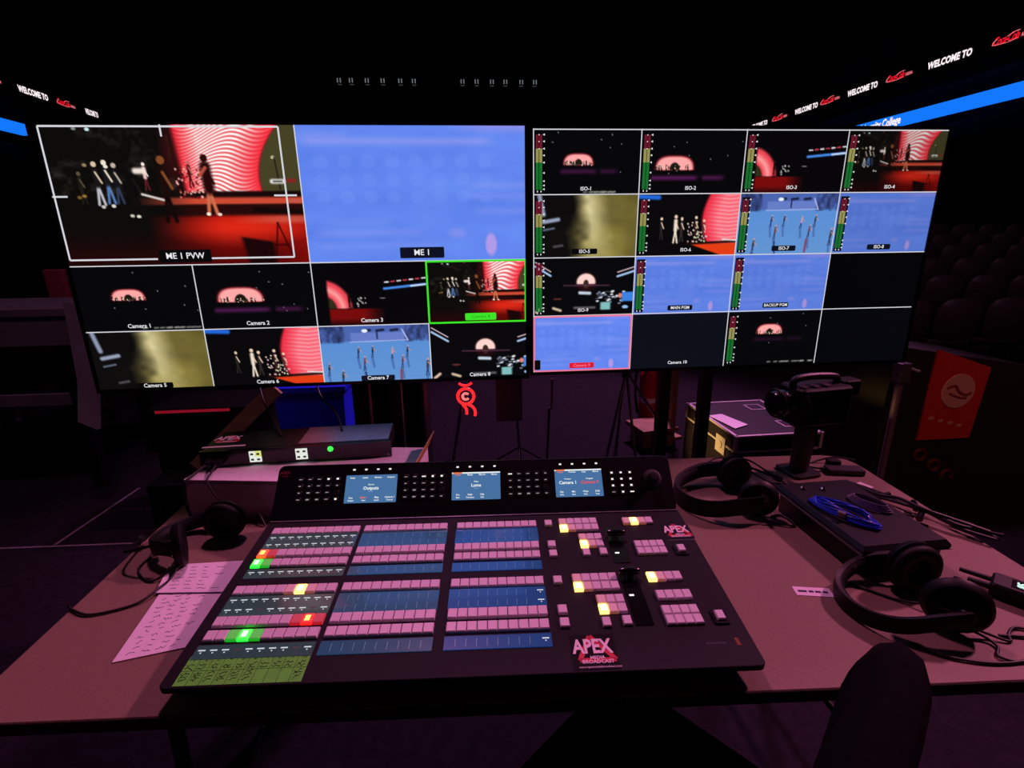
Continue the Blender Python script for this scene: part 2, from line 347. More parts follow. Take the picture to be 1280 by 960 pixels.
def cam6(X, Y):
    im = fill(X, (9, 8, 10)); xl = .70-.06*np.sin(Y*4); wall = step(xl, X, .03)*step(0, .82-Y, .02)
    st = .5+.5*np.sin(2*PI*(Y*16+3*np.abs(X-.9))); k = np.clip((X-xl)/.16, 0, 1)
    base = np.stack([235+15*k, 40+110*k*(.5+.5*st), 62+100*k*(.5+.5*st)], -1); im = im*(1-wall[..., None])+base*wall[..., None]
    im = mixc(im, seg(X, Y, 0, .03, .2, .045, .035), (34, 104, 220))
    im = mixc(im, step(.0, Y-(.80+.0*(X)), .02)*step(.0, (X-.52)-(Y-.8)*1.7, .03), (228, 62, 22)); im = mixc(im, seg(X, Y, .5, .8, 1, .77, .02), (30, 14, 14)); im = mixc(im, seg(X, Y, .86, .735, 1, .75, .012), (230, 220, 215))
    for x, y, h, b in ((.24, .72, .36, (40, 36, 34)), (.38, .78, .46, (240, 225, 205)), (.44, .76, .4, (50, 44, 42)), (.58, .74, .4, (60, 30, 30)), (.66, .74, .34, (90, 50, 48))): im = person(im, X, Y, x, y, h, b, (235, 205, 180))
    r = np.random.RandomState(8)
    for k in range(34): im = mixc(im, ell(X, Y, .5+.2*r.rand(), .45+.32*r.rand(), .008, .016, .6), (225, 170+60*r.rand(), 160+60*r.rand()))
    return im
def dance(X, Y):
    im = fill(X, (86, 140, 214)); im = im*(1-.12*Y[..., None])+np.array([24, 26, 22])*Y[..., None]
    n = vnoise(X, Y, 30, 10, 4); im = mixc(im, step(0, .26-Y, .04)*.7, (70, 84, 160)); im = mixc(im, step(0, .28-Y, .03)*step(.0, np.abs(X-.5)-.28, .03)*np.clip(n*1.6-.4, 0, 1), (26, 32, 64))
    im = mixc(im, step(.28, X)*step(0, .77-X)*step(.12, Y)*step(0, .27-Y)*.6, (120, 140, 214)); im = mixc(im, seg(X, Y, .27, .27, .79, .255, .008), (160, 176, 230)); im = mixc(im, seg(X, Y, .75, .08, .8, .26, .012), (170, 180, 235))
    for x in (.4, .52, .65): im = mixc(im, seg(X, Y, x, .09, x+.06, .08, .02)*.9, (20, 24, 44))
    im = mixc(im, ell(X, Y, .41, .09, .03, .03, .3), (230, 240, 255)); im = mixc(im, seg(X, Y, .52, .12, .52, .22, .012), (30, 36, 70))
    for x, y, h, b in ((.33, .54, .20, (36, 30, 44)), (.46, .53, .20, (20, 22, 40)), (.64, .56, .2, (216, 150, 160)), (.78, .54, .2, (24, 26, 40)), (.38, .74, .24, (110, 50, 50)), (.73, .72, .22, (96, 44, 60)), (.05, .82, .22, (40, 36, 44)), (.17, .98, .26, (50, 40, 44)), (.96, .86, .3, (60, 50, 60))):
        im = mixc(im, seg(X, Y, x, y, x+.012, y+h*.8, .018)*.45, (46, 66, 130)); im = person(im, X, Y, x, y, h, b, (206, 150, 130), (40, 50, 90), .03)
    im = mixc(im, seg(X, Y, .39, .78, .405, .99, .012), (40, 46, 90)); im = mixc(im, seg(X, Y, .72, .76, .715, .96, .02), (130, 70, 96)); return im
def foh(X, Y):
    im = fill(X, (8, 8, 11)); cx, cy = .52, .42
    sup = ell(X, Y, cx, cy, .10, .16, .3)*step(0, cy-Y+.03, .02); im = mixc(im, ell(X, Y, cx, cy, .12, .2, .8)*.6, (70, 16, 22)); im = mixc(im, sup, (255, 214, 206)); im = mixc(im, ell(X, Y, cx, cy+.03, .03, .08, .3), (60, 40, 34))
    im = mixc(im, seg(X, Y, .3, .47, .75, .48, .012)*.6, (110, 60, 90))
    for a in (((.02, .14), (.17, .3)), ((.83, .33), (1, .24))):
        im = mixc(im, seg(X, Y, *a[0], *a[1], .016), (170, 200, 240)); im = mixc(im, seg(X, Y, a[0][0], a[0][1]-.07, a[1][0], a[1][1]-.07, .008), (220, 190, 200))
    im = mixc(im, seg(X, Y, .46, .6, .56, .61, .025), (200, 215, 230)); r = np.random.RandomState(31)
    for k in range(46):
        x, y = .62+.30*r.rand(), .58+.22*r.rand(); im = mixc(im, seg(X, Y, x, y, x+.015, y-.005, .012), ((230, 235, 240), (120, 130, 150), (60, 60, 70))[k % 3])
    im = mixc(im, step(.88, X)*step(.60, Y)*step(0, .76-Y), (60, 130, 225)); im = mixc(im, ell(X, Y, .865, .66, .022, .045, .4), (230, 130, 110)); im = mixc(im, step(.67, X)*step(0, .77-X)*step(.77, Y)*step(0, .9-Y), (130, 190, 190))
    im = mixc(im, ell(X, Y, .92, .86, .035, .03, .4), (150, 190, 235)); im = mixc(im, step(.4, X)*step(0, .62-X)*step(.84, Y)*step(0, .88-Y)*.6, (150, 140, 150))
    im = mixc(im, seg(X, Y, .03, .92, .08, .85, .022), (225, 190, 170)); im = mixc(im, seg(X, Y, .20, .86, .27, .90, .022)*.9, (230, 205, 170)); im = mixc(im, ell(X, Y, .24, .7, .05, .02, .6), (90, 40, 40)); return im
def dead(X, Y, c=(8, 10, 16)): return fill(X, c)

TVW, TVH = 1.43, 1.43*9/16
def monitor(label, loc, cv, grid):
    root = empty('video_monitor', label, 'monitor', (loc[0], loc[1], loc[2]-TVH/2-.012))
    z0 = .012
    b = B(); o = .011
    for x0, x1, y0, y1 in ((-TVW/2-o, -TVW/2, -o, TVH+o), (TVW/2, TVW/2+o, -o, TVH+o), (-TVW/2, TVW/2, -o, 0), (-TVW/2, TVW/2, TVH, TVH+o)): b.box(x0, x1, -.004, .03, y0+z0, y1+z0)
    b.build('bezel', gloss, root, smooth=0)
    B().layers([[(x, y, z) for x, z in ((-TVW/2*k, .02+(1-k)*.4), (TVW/2*k, .02+(1-k)*.4), (TVW/2*k, TVH-(1-k)*.3), (-TVW/2*k, TVH-(1-k)*.3))] for y, k in ((.028, 1), (.045, .97), (.075, .7))]).build('back_shell', black, root)
    W, H = cv.W, cv.H; uu, vv = np.meshgrid(cv.u, cv.vv)
    co = np.stack([(uu-.5)*TVW, np.zeros_like(uu), (1-vv)*TVH+z0], -1).reshape(-1, 3)
    idx = np.arange(W*H).reshape(H, W); q = np.stack([idx[:-1, :-1], idx[1:, :-1], idx[1:, 1:], idx[:-1, 1:]], -1).reshape(-1, 4)
    me = bpy.data.meshes.new('screen'); me.vertices.add(W*H); me.vertices.foreach_set('co', co.ravel())
    me.loops.add(q.size); me.loops.foreach_set('vertex_index', q.ravel().astype(np.int32)); me.polygons.add(len(q)); me.polygons.foreach_set('loop_start', np.arange(0, q.size, 4, dtype=np.int32))
    at = me.color_attributes.new('picture', 'FLOAT_COLOR', 'POINT'); rgba = np.ones((W*H, 4)); rgba[:, :3] = lin(cv.a.reshape(-1, 3)); at.data.foreach_set('color', rgba.ravel())
    me.materials.append(screen_mat('screen_picture')); me.update(); me.validate()
    scr = put('screen', me, root)
    def P(u, v, d=.0006): return ((u-.5)*TVW, -d, (1-v)*TVH+z0)
    def line(bb, u0, v0, u1, v1, wd=.0016):
        a, c = P(u0, v0), P(u1, v1)
        if abs(u1-u0) > abs(v1-v0): bb.quad((a[0], a[1], a[2]-wd), (c[0], c[1], c[2]-wd), (c[0], c[1], c[2]+wd), (a[0], a[1], a[2]+wd))
        else: bb.quad((a[0]-wd, a[1], a[2]), (a[0]+wd, a[1], a[2]), (c[0]+wd, c[1], c[2]), (c[0]-wd, c[1], c[2]))
    bb = B(); [line(bb, *g) for g in grid]; bb.build('grid_lines', glow('grid_white', (214, 214, 222)), scr, smooth=0)
    def plate(name, u0, u1, v0, v1, m, d=.0008):
        a, c = P(u0, v1, d), P(u1, v0, d)
        return B().rbox(a[0], c[0], a[2], c[2], 0, .0004, .004, .0001).xf(Matrix.Rotation(rad(90), 4, 'X')).build(name, m, scr, (0, a[1], 0), smooth=0)
    def cap(body, u, v, size, m=white, back=None, bw=.05, bh=.017):
        if back: plate('caption_plate', u-bw, u+bw, v-bh, v+bh, back)
        p = P(u, v, .0022); text('caption', body, size, m, scr, p, (rad(90), 0, 0), bold=size*.012)
    def outline(u0, u1, v0, v1, m, wd=.003):
        b2 = B(); line(b2, u0, v0, u1, v0, wd); line(b2, u0, v1, u1, v1, wd); line(b2, u0, v0, u0, v1, wd); line(b2, u1, v0, u1, v1, wd)
        b2.build('tile_outline', m, scr, (0, -.0004, 0), smooth=0)
    return root, scr, P, plate, cap, outline
# left monitor
cL = (-.006, .255, .511, .768, 1.024); rL = (-.012, .502, .760, 1.02)
cv = Cv(620, 348)
cv.tile(cL[0], cL[2], rL[0], rL[1], stage); cv.tile(cL[2], cL[4], rL[0], rL[1], blur)
cv.tile(cL[0], cL[1], rL[1], rL[2], arch, .43, .52, .15, .19, 0, 1); cv.tile(cL[1], cL[2], rL[1], rL[2], arch, .36, .58, .215, .25, .8)
cv.tile(cL[2], cL[3], rL[1], rL[2], cam3); cv.tile(cL[3], cL[4], rL[1], rL[2], stage, 1, 0)
cv.tile(cL[0], cL[1], rL[2], rL[3], smoke); cv.tile(cL[1], cL[2], rL[2], rL[3], cam6); cv.tile(cL[2], cL[3], rL[2], rL[3], dance); cv.tile(cL[3], cL[4], rL[2], rL[3], foh)
navy = glow('caption_navy', (14, 18, 34)); capblack = glow('caption_black', (8, 8, 10)); green = glow('tally_green', (60, 230, 40)); redc = glow('tally_red', (226, 26, 52)); pinkl = glow('tally_pink', (240, 120, 150))
g = [(0, rL[1], 1, rL[1]), (0, rL[2], cL[3], rL[2]), (cL[1], rL[1], cL[1], 1), (cL[2], 0, cL[2], 1), (cL[3], rL[2], cL[3], 1),
     (.004, .006, .478, .006, .0026), (.004, .006, .004, .478, .0026), (.478, .006, .478, .478, .0026), (.004, .478, .186, .478, .0026), (.300, .478, .478, .478, .0026), (-.0, .247, .03, .247, .0026), (.452, .247, .50, .247, .0026), (.241, 0, .241, .04, .0026)]
root, scr, P, plate, cap, outline = monitor('large left monitor on stand, preview and blue program tiles above small camera tiles', (-.529, 1.711, 1.416), cv, g)
cap('ME 1 PVW', .245, .468, .026, back=capblack, bw=.055, bh=.024); cap('ME 1', .763, .469, .026, back=navy, bw=.05, bh=.0215)
for i, u in enumerate((.118, .378, .637)): cap('Camera %d' % (i+1), u, .739, .0185)
outline(cL[3]+.002, 1, rL[1]+.003, rL[2]-.002, green); cap('Camera 4', .892, .735, .016, m=glow('green_text', (40, 170, 26)), back=green, bw=.037, bh=.015)
for i, u in enumerate((.124, .380, .639, .886)):
    cap('Camera %d' % (i+5), u, .9885, .0185, back=(capblack, None, navy, None)[i], bw=.04, bh=.0115)
# right monitor
cv = Cv(540, 304); q4 = (0, .25, .5, .75, 1)
tiles = [(0, 0, arch, (.42, .54, .15, .19, .6, 1)), (1, 0, arch, (.33, .62, .20, .24, .9)), (2, 0, cam3, ()), (3, 0, stage, (.8, 0)), (0, 1, smoke, ()), (1, 1, cam6, ()), (2, 1, dance, ()), (3, 1, blur, (.86,)),
         (0, 2, foh, ()), (1, 2, blur, (.95,)), (2, 2, blur, (.92,)), (3, 2, dead, ((4, 4, 6),)), (0, 3, blur, (1,)), (1, 3, dead, ((13, 16, 25),)), (2, 3, arch, (.46, .42, .15, .2, .3, 1)), (3, 3, dead, ((6, 7, 12),))]
for i, j, fn, a in tiles: cv.tile(q4[i], q4[i+1], q4[j], q4[j+1], fn, *a)
g = [(0, .0025, 1, .0025), (0, .247, 1, .247), (0, .5, 1, .5), (0, .748, .996, .748), (.25, 0, .25, 1), (.5, 0, .5, 1), (.75, 0, .75, 1), (.0015, 0, .0015, 1)]
root, scr, P, plate, cap, outline = monitor('large right monitor on stand showing a sixteen tile grid of camera feeds', (.932, 1.749, 1.416), cv, g)
for k, (i, j) in enumerate([(i, j) for j in range(3) for i in range(4)][:9]):
    cap('ISO-%d' % (k+1), q4[i]+.124, q4[j]+.2255, .0165, back={4: capblack, 6: navy, 7: navy}.get(k), bw=.031, bh=.0115)
cap('MAIN PGM', .371, .725, .0145, back=navy, bw=.032, bh=.0115); cap('BACKUP PGM', .622, .724, .0145, back=navy, bw=.034, bh=.0115)
outline(.0025, .248, .752, .997, pinkl); cap('Camera 9', .124, .975, .0155, m=pinkl, back=redc, bw=.032, bh=.0125); cap('Camera 10', .375, .976, .0165); plate('caption_plate', .003, .018, .945, .99, capblack)
mr, my, mg, mt = glow('meter_red', (104, 24, 42)), glow('meter_yellow', (150, 146, 84)), glow('meter_green', (26, 110, 46)), white
def meter_mesh():
    b = B(); sx = .0095; top, bot = .0, .166
    for k, (a, c) in enumerate(((0, .25), (.25, .5), (.5, 1))):
        b.cur = k
        for x in (0, .0115): b.quad((x, 0, -bot*c), (x+sx, 0, -bot*c), (x+sx, 0, -bot*a), (x, 0, -bot*a))
    b.cur = 3
    for v in (.0, .12, .25, .37, .5, .69, .84, .92, .99):
        b.add([(.0225, -.0003, -bot*v), (.029, -.0003, -bot*v-.0032), (.029, -.0003, -bot*v+.0032)], [(0, 1, 2)])
        if v < .3: b.quad((.009, -.0003, -bot*v-.002), (.012, -.0003, -bot*v-.002), (.012, -.0003, -bot*v+.001), (.009, -.0003, -bot*v+.001))
    for x in (.002, .0135): b.quad((x+.002, -.0003, -bot-.008), (x+.005, -.0003, -bot-.008), (x+.005, -.0003, -bot-.003), (x+.002, -.0003, -bot-.003))
    return b.mesh('audio_meter', [mr, my, mg, mt])
mm = meter_mesh()
for i, j in [(i, j) for j in range(2) for i in range(4)]+[(0, 2), (1, 2), (2, 2), (2, 3)]:
    if (i, j) in ((2, 1), (3, 1), (1, 2), (2, 2)): plate('meter_plate', q4[i]+.004, q4[i]+.026, q4[j]+.012, q4[j]+.242, navy)
    put('audio_meter', mm, scr, P(q4[i]+.0065, q4[j]+.022, .0016))
# floor stands of the monitors
for x, yv, off, lab in ((.862, 1.91, .088, 'black twin post floor stand under the right monitor'), (-.36, 1.87, .06, 'black twin post floor stand under the left monitor')):
    st = empty('monitor_stand', lab, 'stand', (x, yv, 0))
    for sx in (-off, off): B().box(sx-.022, sx+.022, -.02, .02, .02, 1.30).build('post', blackm, st, smooth=0)
    B().rbox(-.36, .36, -.3, .3, 0, .02, .04).build('base_plate', blackm, st)
    B().box(-.26, .26, -.05, -.02, 1.08, 1.42).build('mount_plate', blackm, st, smooth=0)

# ------------------------------------------------------------------ switcher panel
AZ = rad(-2.8); TI = rad(5.3); TT = math.tan(TI); TAB = .74; ZF = .04
con = empty('video_switcher_panel', 'wide dark broadcast switcher panel with rows of pink-lit buttons', 'switcher', (-.028, .666, TAB), AZ)
def D(u, v, h=0): return (u, v-h*math.sin(TI), ZF+v*TT+h*math.cos(TI))
DR = (TI, 0, 0)
B().rbox(-.504, .504, 0, .446, -.012, 0, .012, .0015, 5).build('deck', deckm, con, D(0, 0), DR)
B().prismx([(.035, 0), (.535, 0), (.535, .08), (.43, ZF+.43*TT-.0125), (.035, ZF+.035*TT-.0125)], -.47, .47).build('base', black, con, smooth=0)
# upright display panel
LA = math.atan2(.742, .67); V0 = .440; Z0 = ZF+V0*TT
def Lp(u, w, h=0): return (u, V0+w*.67-h*.742, Z0+w*.742+h*.67)
LR = (LA, 0, 0)
B().rbox(-.503, .503, -.004, .141, -.008, 0, .016, .0015, 5).build('display_panel', panelm, con, Lp(0, 0), LR)
B().prismx([(V0+.006, Z0-.03), (.55, Z0-.03), (.565, Z0+.085), (V0+.139*.67+.006, Z0+.139*.742-.007)], -.497, .497).build('rear_housing', black, con, smooth=0)
B().box(-.50, .50, -.0035, .0, 0, .0025).build('highlight_strip', grey, con, D(0, .4375), DR, 0)  # grey strip added for the highlight along the deck gap
lcdm = glow('lcd_blue', (70, 112, 160), 1); lcdw = glow('lcd_white', (240, 246, 245), 1); lcdr = glow('lcd_red', (235, 70, 70), 1); lcdo = glow('lcd_orange', (235, 120, 70), 1)
def lcd(u0, u1, top_words, mids, bots, bar):
    uc = (u0+u1)/2; wd = u1-u0
    o = B().rbox(-wd/2, wd/2, -.0355, .0355, 0, .0008, .002, .0002).build('display', lcdm, con, Lp(uc, .0745), LR, 0); o['label'] = 'glowing blue menu display'
    def tx(b, x, y, sz, m=lcdw): text('menu_text', b, sz, m, o, (x, y, .0012), bold=sz*.02)
    if bar:
        B().box(-wd/2, wd/2, .032, .0352, .0008, .0012).build('menu_bar', lcdw, o, smooth=0)
        B().box(-wd/2+.003, -wd/2+.026, .0315, .0354, .0012, .0014).build('menu_tab', lcdo, o, smooth=0)
    for k, wv in enumerate(top_words): tx(wv, -wd/2+wd*(k+.5)/4, .0285, .0056, lcdo if (bar and k == 0) else lcdw)
    for x, small, bigt, m in mids:
        tx(small, x, .0105, .0052); tx(bigt, x, .001, .0115, m)
        if m is lcdw and len(mids) == 1: tx('- - - -', x, -.0065, .005)
    for k, wv in enumerate(bots):
        if wv: a, b2 = wv.split('|'); tx(a, -wd/2+wd*(k+.5)/4, -.0225, .0062, lcdo if (not bar and k == 1) else lcdw); tx(b2, -wd/2+wd*(k+.5)/4, -.0295, .005)
lcd(-.329, -.2, ('Setup', 'Labels', 'Buttons', 'Outputs'), ((0, 'Source', 'Outputs', lcdw),), ('Aux|Output', 'Multi 1|View', 'Map|Inputs', 'Camera 1|Control'), 0)
lcd(-.061, .062, ('Home', 'Media', 'Macros', 'Menus'), ((0, 'Wipe', 'Luma', lcdw),), ('Pre|Mult', 'Fade|Transition', 'Clip|Gain', ''), 1)
lcd(.202, .323, ('Home', 'Preview', 'Keys', 'Menus'), ((-.028, 'Preview', 'Camera 1', lcdw), (.028, 'Program', 'Camera 9', lcdr)), ('Dip|Rate', 'Mix|Rate', 'Wipe|Rate', 'DVE|Rate'), 1)
keym = mat('panel_key', (24, 23, 27), .4); legend = glow('key_legend', (150, 144, 140), 1); legendb = glow('key_legend_bright', (250, 248, 240), 1)
kb = B().rbox(-.0072, .0072, -.0058, .0058, 0, .0022, .0015, .0005, 2).mesh('panel_key', keym, 30)
lg = [B().box(-a, a, -b, b, 0, .0003).mesh('legend', m) for a, b, m in ((.004, .0009, legend), (.0028, .0011, legend), (.0038, .0016, legend), (.0028, .0022, legendb), (.005, .0014, legendb))]
rr = random.Random(4)
def key(u, wv, kind):
    k = put('panel_key', kb, con, Lp(u, wv), LR)
    if kind is not None: put('legend', lg[kind], k, (0, 0, .00225))
for ci, (ua, ub) in enumerate(((-.443, -.350), (-.178, -.087), (.0875, .178))):
    for r in range(4):
        for c in range(5):
            kind = (0, 0, 0, 1, 1)[c] if r == 0 else (1, 1, 0, 0, 1)[c] if r == 1 else (1, 2, 0, 0, None)[c] if r == 2 else (0, 2, 2, 0, 1)[c]
            if ci == 0 and (r, c) in ((0, 3), (0, 4), (3, 4)): kind = 3
            if ci == 1 and (r, c) in ((0, 3), (0, 4)): kind = 3
            if ci == 1 and (r, c) == (0, 2) or ci == 2 and (r, c) == (0, 0): kind = 4
            key(ua+(ub-ua)*c/4, .102-.0172*r, kind)
for r in range(4):
    for c in range(3): key(.349+.0235*c, .098-.0167*r, 4 if (r, c) == (3, 2) else (0 if (r, c) == (3, 0) else 3))
sb = B().box(-.003, .003, -.0018, .0018, 0, .0012).mesh('soft_button', legendb)
for ua, ub in ((-.311, -.220), (-.047, .048), (.218, .312)):
    for c in range(4): put('soft_button', sb, con, Lp(ua+(ub-ua)*c/3, .1245), LR)
B().lathe([(.024, 0), (.024, .003), (.014, .006), (.012, .014), (.013, .020), (.010, .028), (0, .029)], n=20).build('joystick', rubber, con, Lp(.452, .08), LR)
B().box(-.002, .002, -.001, .001, 0, .0004).build('joystick_mark', legendb, con, Lp(.455, .094, .008), LR)
# buttons
def btn_mesh(w, d, h=.0065):
    return B().layers([[(x*w/2*k, y*d/2*k, z) for x, y in ((-1, -1), (1, -1), (1, 1), (-1, 1))] for z, k in ((0, 1), (h*.7, .97), (h, .84))])
bx = {}
def button(u, v, w, d, m=whitebtn, lab=None):
    key = (round(w, 4), round(d, 4), m.name)
    if key not in bx: bx[key] = btn_mesh(w, d).mesh('button', m)
    o = put('button', bx[key], con, D(u, v), DR)
    if lab: o['label'] = lab
    return o
def litm(name, col, es): return mat(name, (110, 110, 110) if 'warm_dim' not in name else (205, 200, 205), .4, emit=col, es=es)
l_red = litm('lit_red_orange', (255, 70, 24), 1.6); l_red2 = litm('lit_red', (255, 26, 16), 1.7); l_grn = litm('lit_green', (40, 255, 60), 1.7); l_warm = litm('lit_warm', (255, 196, 110), 2.2); spill_red = litm('spill_red_dim', (190, 20, 24), .8); spill_grn = litm('spill_green_dim', (30, 190, 40), .7); spill_warm = litm('spill_warm_dim', (230, 120, 90), .22)  # dim ones: a lit button's spill put into its unlit neighbours
hot_w = glow('lit_core_warm', (255, 244, 214), 3); hot_g = glow('lit_core_green', (190, 255, 200), 2.5); hot_r = glow('lit_core_orange', (255, 200, 90), 2.5)
corem = {}
def core(o, m, w=.009, d=.012):
    if (m.name, w) not in corem: corem[(m.name, w)] = B().box(-w/2, w/2, -d/2, d/2, 0, .0005).mesh('lamp', m)
    put('lamp', corem[(m.name, w)], o, (0, 0, .0064))
blocks = ((-.478, -.274), (-.263, -.066), (-.044, .146)); BD = .0235
lit = {(0, 'C', 0): (l_red, hot_r, 'button glowing orange red'), (0, 'C', 1): (spill_red, None, None), (0, 'D', 0): (l_grn, hot_g, 'button glowing green'), (0, 'D', 1): (spill_grn, None, None),
       (0, 'F', 6): (l_warm, hot_w, 'button glowing warm white'), (0, 'F', 5): (spill_warm, None, None), (0, 'F', 7): (spill_warm, None, None), (0, 'H', 8): (l_red2, hot_r, 'button glowing red'), (0, 'H', 9): (spill_red, None, None), (0, 'H', 7): (spill_red, None, None),
       (0, 'I', 3): (l_grn, hot_g, 'button glowing bright green'), (0, 'I', 2): (spill_grn, None, None), (0, 'I', 4): (spill_grn, None, None)}
for bi, (a, c) in enumerate(blocks):
    n = 10; pw = (c-a)/n
    for row, v in (('A', .395), ('C', .319), ('D', .288), ('F', .209), ('H', .131), ('I', .0995)):
        for k in range(n):
            m, hc, lab = lit.get((bi, row, k), (whitebtn, None, None))
            o = button(a+pw*(k+.5), v, pw*.965, BD, m, lab)
            if hc: core(o, hc)
for v, b2 in zip((.396, .320, .289, .209, .132, .101), range(6)): button(.1745, v, .018, BD*.92)
def pad(u0, u1, v0, v1, nc, nr, lits={}):
    for r in range(nr):
        for c in range(nc):
            m, hc, lab = lits.get((r, c), (whitebtn, None, None)); w, d = (u1-u0)/nc, (v1-v0)/nr
            o = button(u0+w*(c+.5), v0+d*(r+.5), w*.97, d*.96, m, lab)
            if hc: core(o, hc, min(.011, w*.6))
W1 = (l_warm, hot_w, 'button glowing warm white'); W2 = (spill_warm, None, None)  # second tuple: unlit neighbour tinted with the lit key's spill
pad(.200, .292, .364, .411, 5, 2, {(0, 0): W1, (1, 0): W2, (0, 1): W2}); pad(.239, .292, .306, .352, 3, 2, {(0, 0): W1, (1, 0): W2, (0, 1): W2})
pad(.354, .426, .383, .408, 4, 1, {(0, 1): W1, (0, 0): W2, (0, 2): W2}); pad(.360, .427, .276, .322, 4, 2)
pad(.205, .297, .177, .224, 5, 2, {(0, 0): W1, (1, 0): W2, (0, 1): W2}); pad(.244, .298, .119, .165, 3, 2, {(0, 0): W1, (1, 0): W2, (0, 1): W2})
pad(.360, .431, .197, .223, 4, 1, {(0, 0): W1, (0, 1): W2}); pad(.363, .433, .147, .172, 4, 1); pad(.362, .432, .087, .133, 4, 2)
for u, v in ((.248, .289), (.286, .290), (.252, .099), (.291, .101)): button(u, v, .0165, .022)
for u, v in ((.459, .290), (.4655, .103)):
    B().rbox(-.014, .014, -.017, .017, 0, .004, .004, .0008).build('key_guard', panelm, con, D(u, v), DR); button(u, v-.0, .0165, .022).location = D(u, v, .003)
# label strips
dash = glow('label_white', (214, 220, 228), .9); tickm = glow('label_tick', (84, 104, 140), .8); dimd = glow('label_dim', (90, 60, 66), .6)
strips = (('B', .334, .384, 2), ('E', .2455, .271, 1), ('G', .1445, .1945, 2), ('J', .053, .081, 1))
for bi, (a, c) in enumerate(blocks):
    for nm, v0, v1, nl in strips:
        vm = (v0+v1)/2; hw = (c-a)/2+.001; hd = (v1-v0)/2
        st = B().box(-hw, hw, -hd, hd, 0, .002).build('label_strip', stripm[bi], con, D((a+c)/2, vm), DR, 0)
        b = B(); b.cur = 0; pw = (c-a)/10
        for r in range(nl):
            yy = (hd/nl)*(2*r+1)-hd
            for k in range(10):
                x = -(c-a)/2+pw*(k+.5)
                if bi == 0 or (bi == 2 and k == 9 and nm in 'GJ'):
                    b.cur = 1 if (bi == 0 and nm in 'JG' and k in (3, 8) and r == 0) else 0
                    b.box(x-.0062, x+.0062, yy+.002, yy+.0045, .002, .0022); b.box(x-.0012, x+.0012, yy-.003, yy-.0008, .002, .0022)
                elif k: b.cur = 2; b.box(x-pw/2-.0005, x-pw/2+.0005, yy-hd/nl*.6, yy+hd/nl*.6, .002, .0022)
        tag(b.build('label_text', [dash, dimd, tickm], st, smooth=0), kind='stuff')
# transition levers
for v0, v1, vh in ((.255, .375, .335), (.09, .222, .212)):
    B().rbox(-.018, .018, -(v1-v0)/2, (v1-v0)/2, 0, .0015, .004, .0004).build('lever_slot', gloss, con, D(.322, (v0+v1)/2), DR)
    o = B().prismx([(-.012, 0), (.012, 0), (.007, .016), (-.007, .016)], -.006, .006).build('transition_lever', blackm, con, D(.322, vh, .001), DR)
    B().lathe([(.0, -.022), (.005, -.021), (.0075, -.016), (.008, 0), (.0075, .016), (.005, .021), (0, .022)], 'x', n=16).build('lever_grip', gloss, o, (0, 0, .017))
    B().box(-.0045, .0045, -.0018, .0018, 0, .0006).build('position_light', glow('lever_light', (240, 240, 240), 1.5), con, D(.3155, vh-.049, .002), DR)
# stickers
stk = mat('sticker_black', (6, 4, 6), .6, spec=.12, noise=.1)
def sticker(parent, loc, rot, w, h, full=True, backing=True):
    o = B().box(-w/2, w/2, -h/2, h/2, 0, .0004).build('sticker', stk if backing else deckm, parent, loc, rot, 0); o['label'] = 'sticker with bold lettering over a red triangle'
    k = w/.08; b = B()
    for A_, B_ in (((-.003, .0325), (-.027, -.017)), ((-.003, .0325), (.036, -.017)), ((-.027, -.017), (.036, -.017))):
        a = Vector(A_)*k; c = Vector(B_)*k; d = (c-a).normalized(); nn = Vector((-d.y, d.x))*.0042*k
        b.prism([tuple(a-nn), tuple(c-nn), tuple(c+nn), tuple(a+nn)], .0004, .0006)
    b.build('red_triangle', printr, o, smooth=0)
    t_ = text('lettering', 'APEX', .036*k, printw, o, (-.002*k, .0095*k, .0008), bold=.0011*k); t_.scale = (.80, 1.12, 1)
    text('lettering', 'MEDIA', .0088*k, printw, o, (.004*k, -.0125*k, .0009), bold=.0002*k); text('lettering', 'BROADCAST', .0095*k, printw, o, (.004*k, -.0205*k, .0009), bold=.0002*k)
    if full: text('lettering', 'www.apexmediabroadcast.com', .0058*k, printw, o, (.006*k, -.0305*k, .0009))
    return o
sticker(con, D(.2175, .0395, .0003), DR, .079, .070)
sticker(con, D(.473, .3535, .0003), DR, .066, .050, False, False); B().box(-.031, .031, -.0008, .0008, 0, .0004).build('trim_line', grey, con, D(.473, .325), DR, 0)
red_dim = glow('logo_red', (110, 20, 40), .5); text('logo', 'APEX', .0105, red_dim, con, Lp(-.4855, .121, .0006), LR, bold=.0002); text('logo', 'media', .007, red_dim, con, Lp(-.4855, .1125, .0006), LR)
text('maker_lettering', 'Blackmagicdesign', .0052, grey, con, D(.437, .048, .0004), DR); B().box(-.0035, .0035, -.008, .008, 0, .0006).build('maker_badge', mat('badge_gold', (130, 84, 56), .35, .8), con, D(.475, .049), DR)
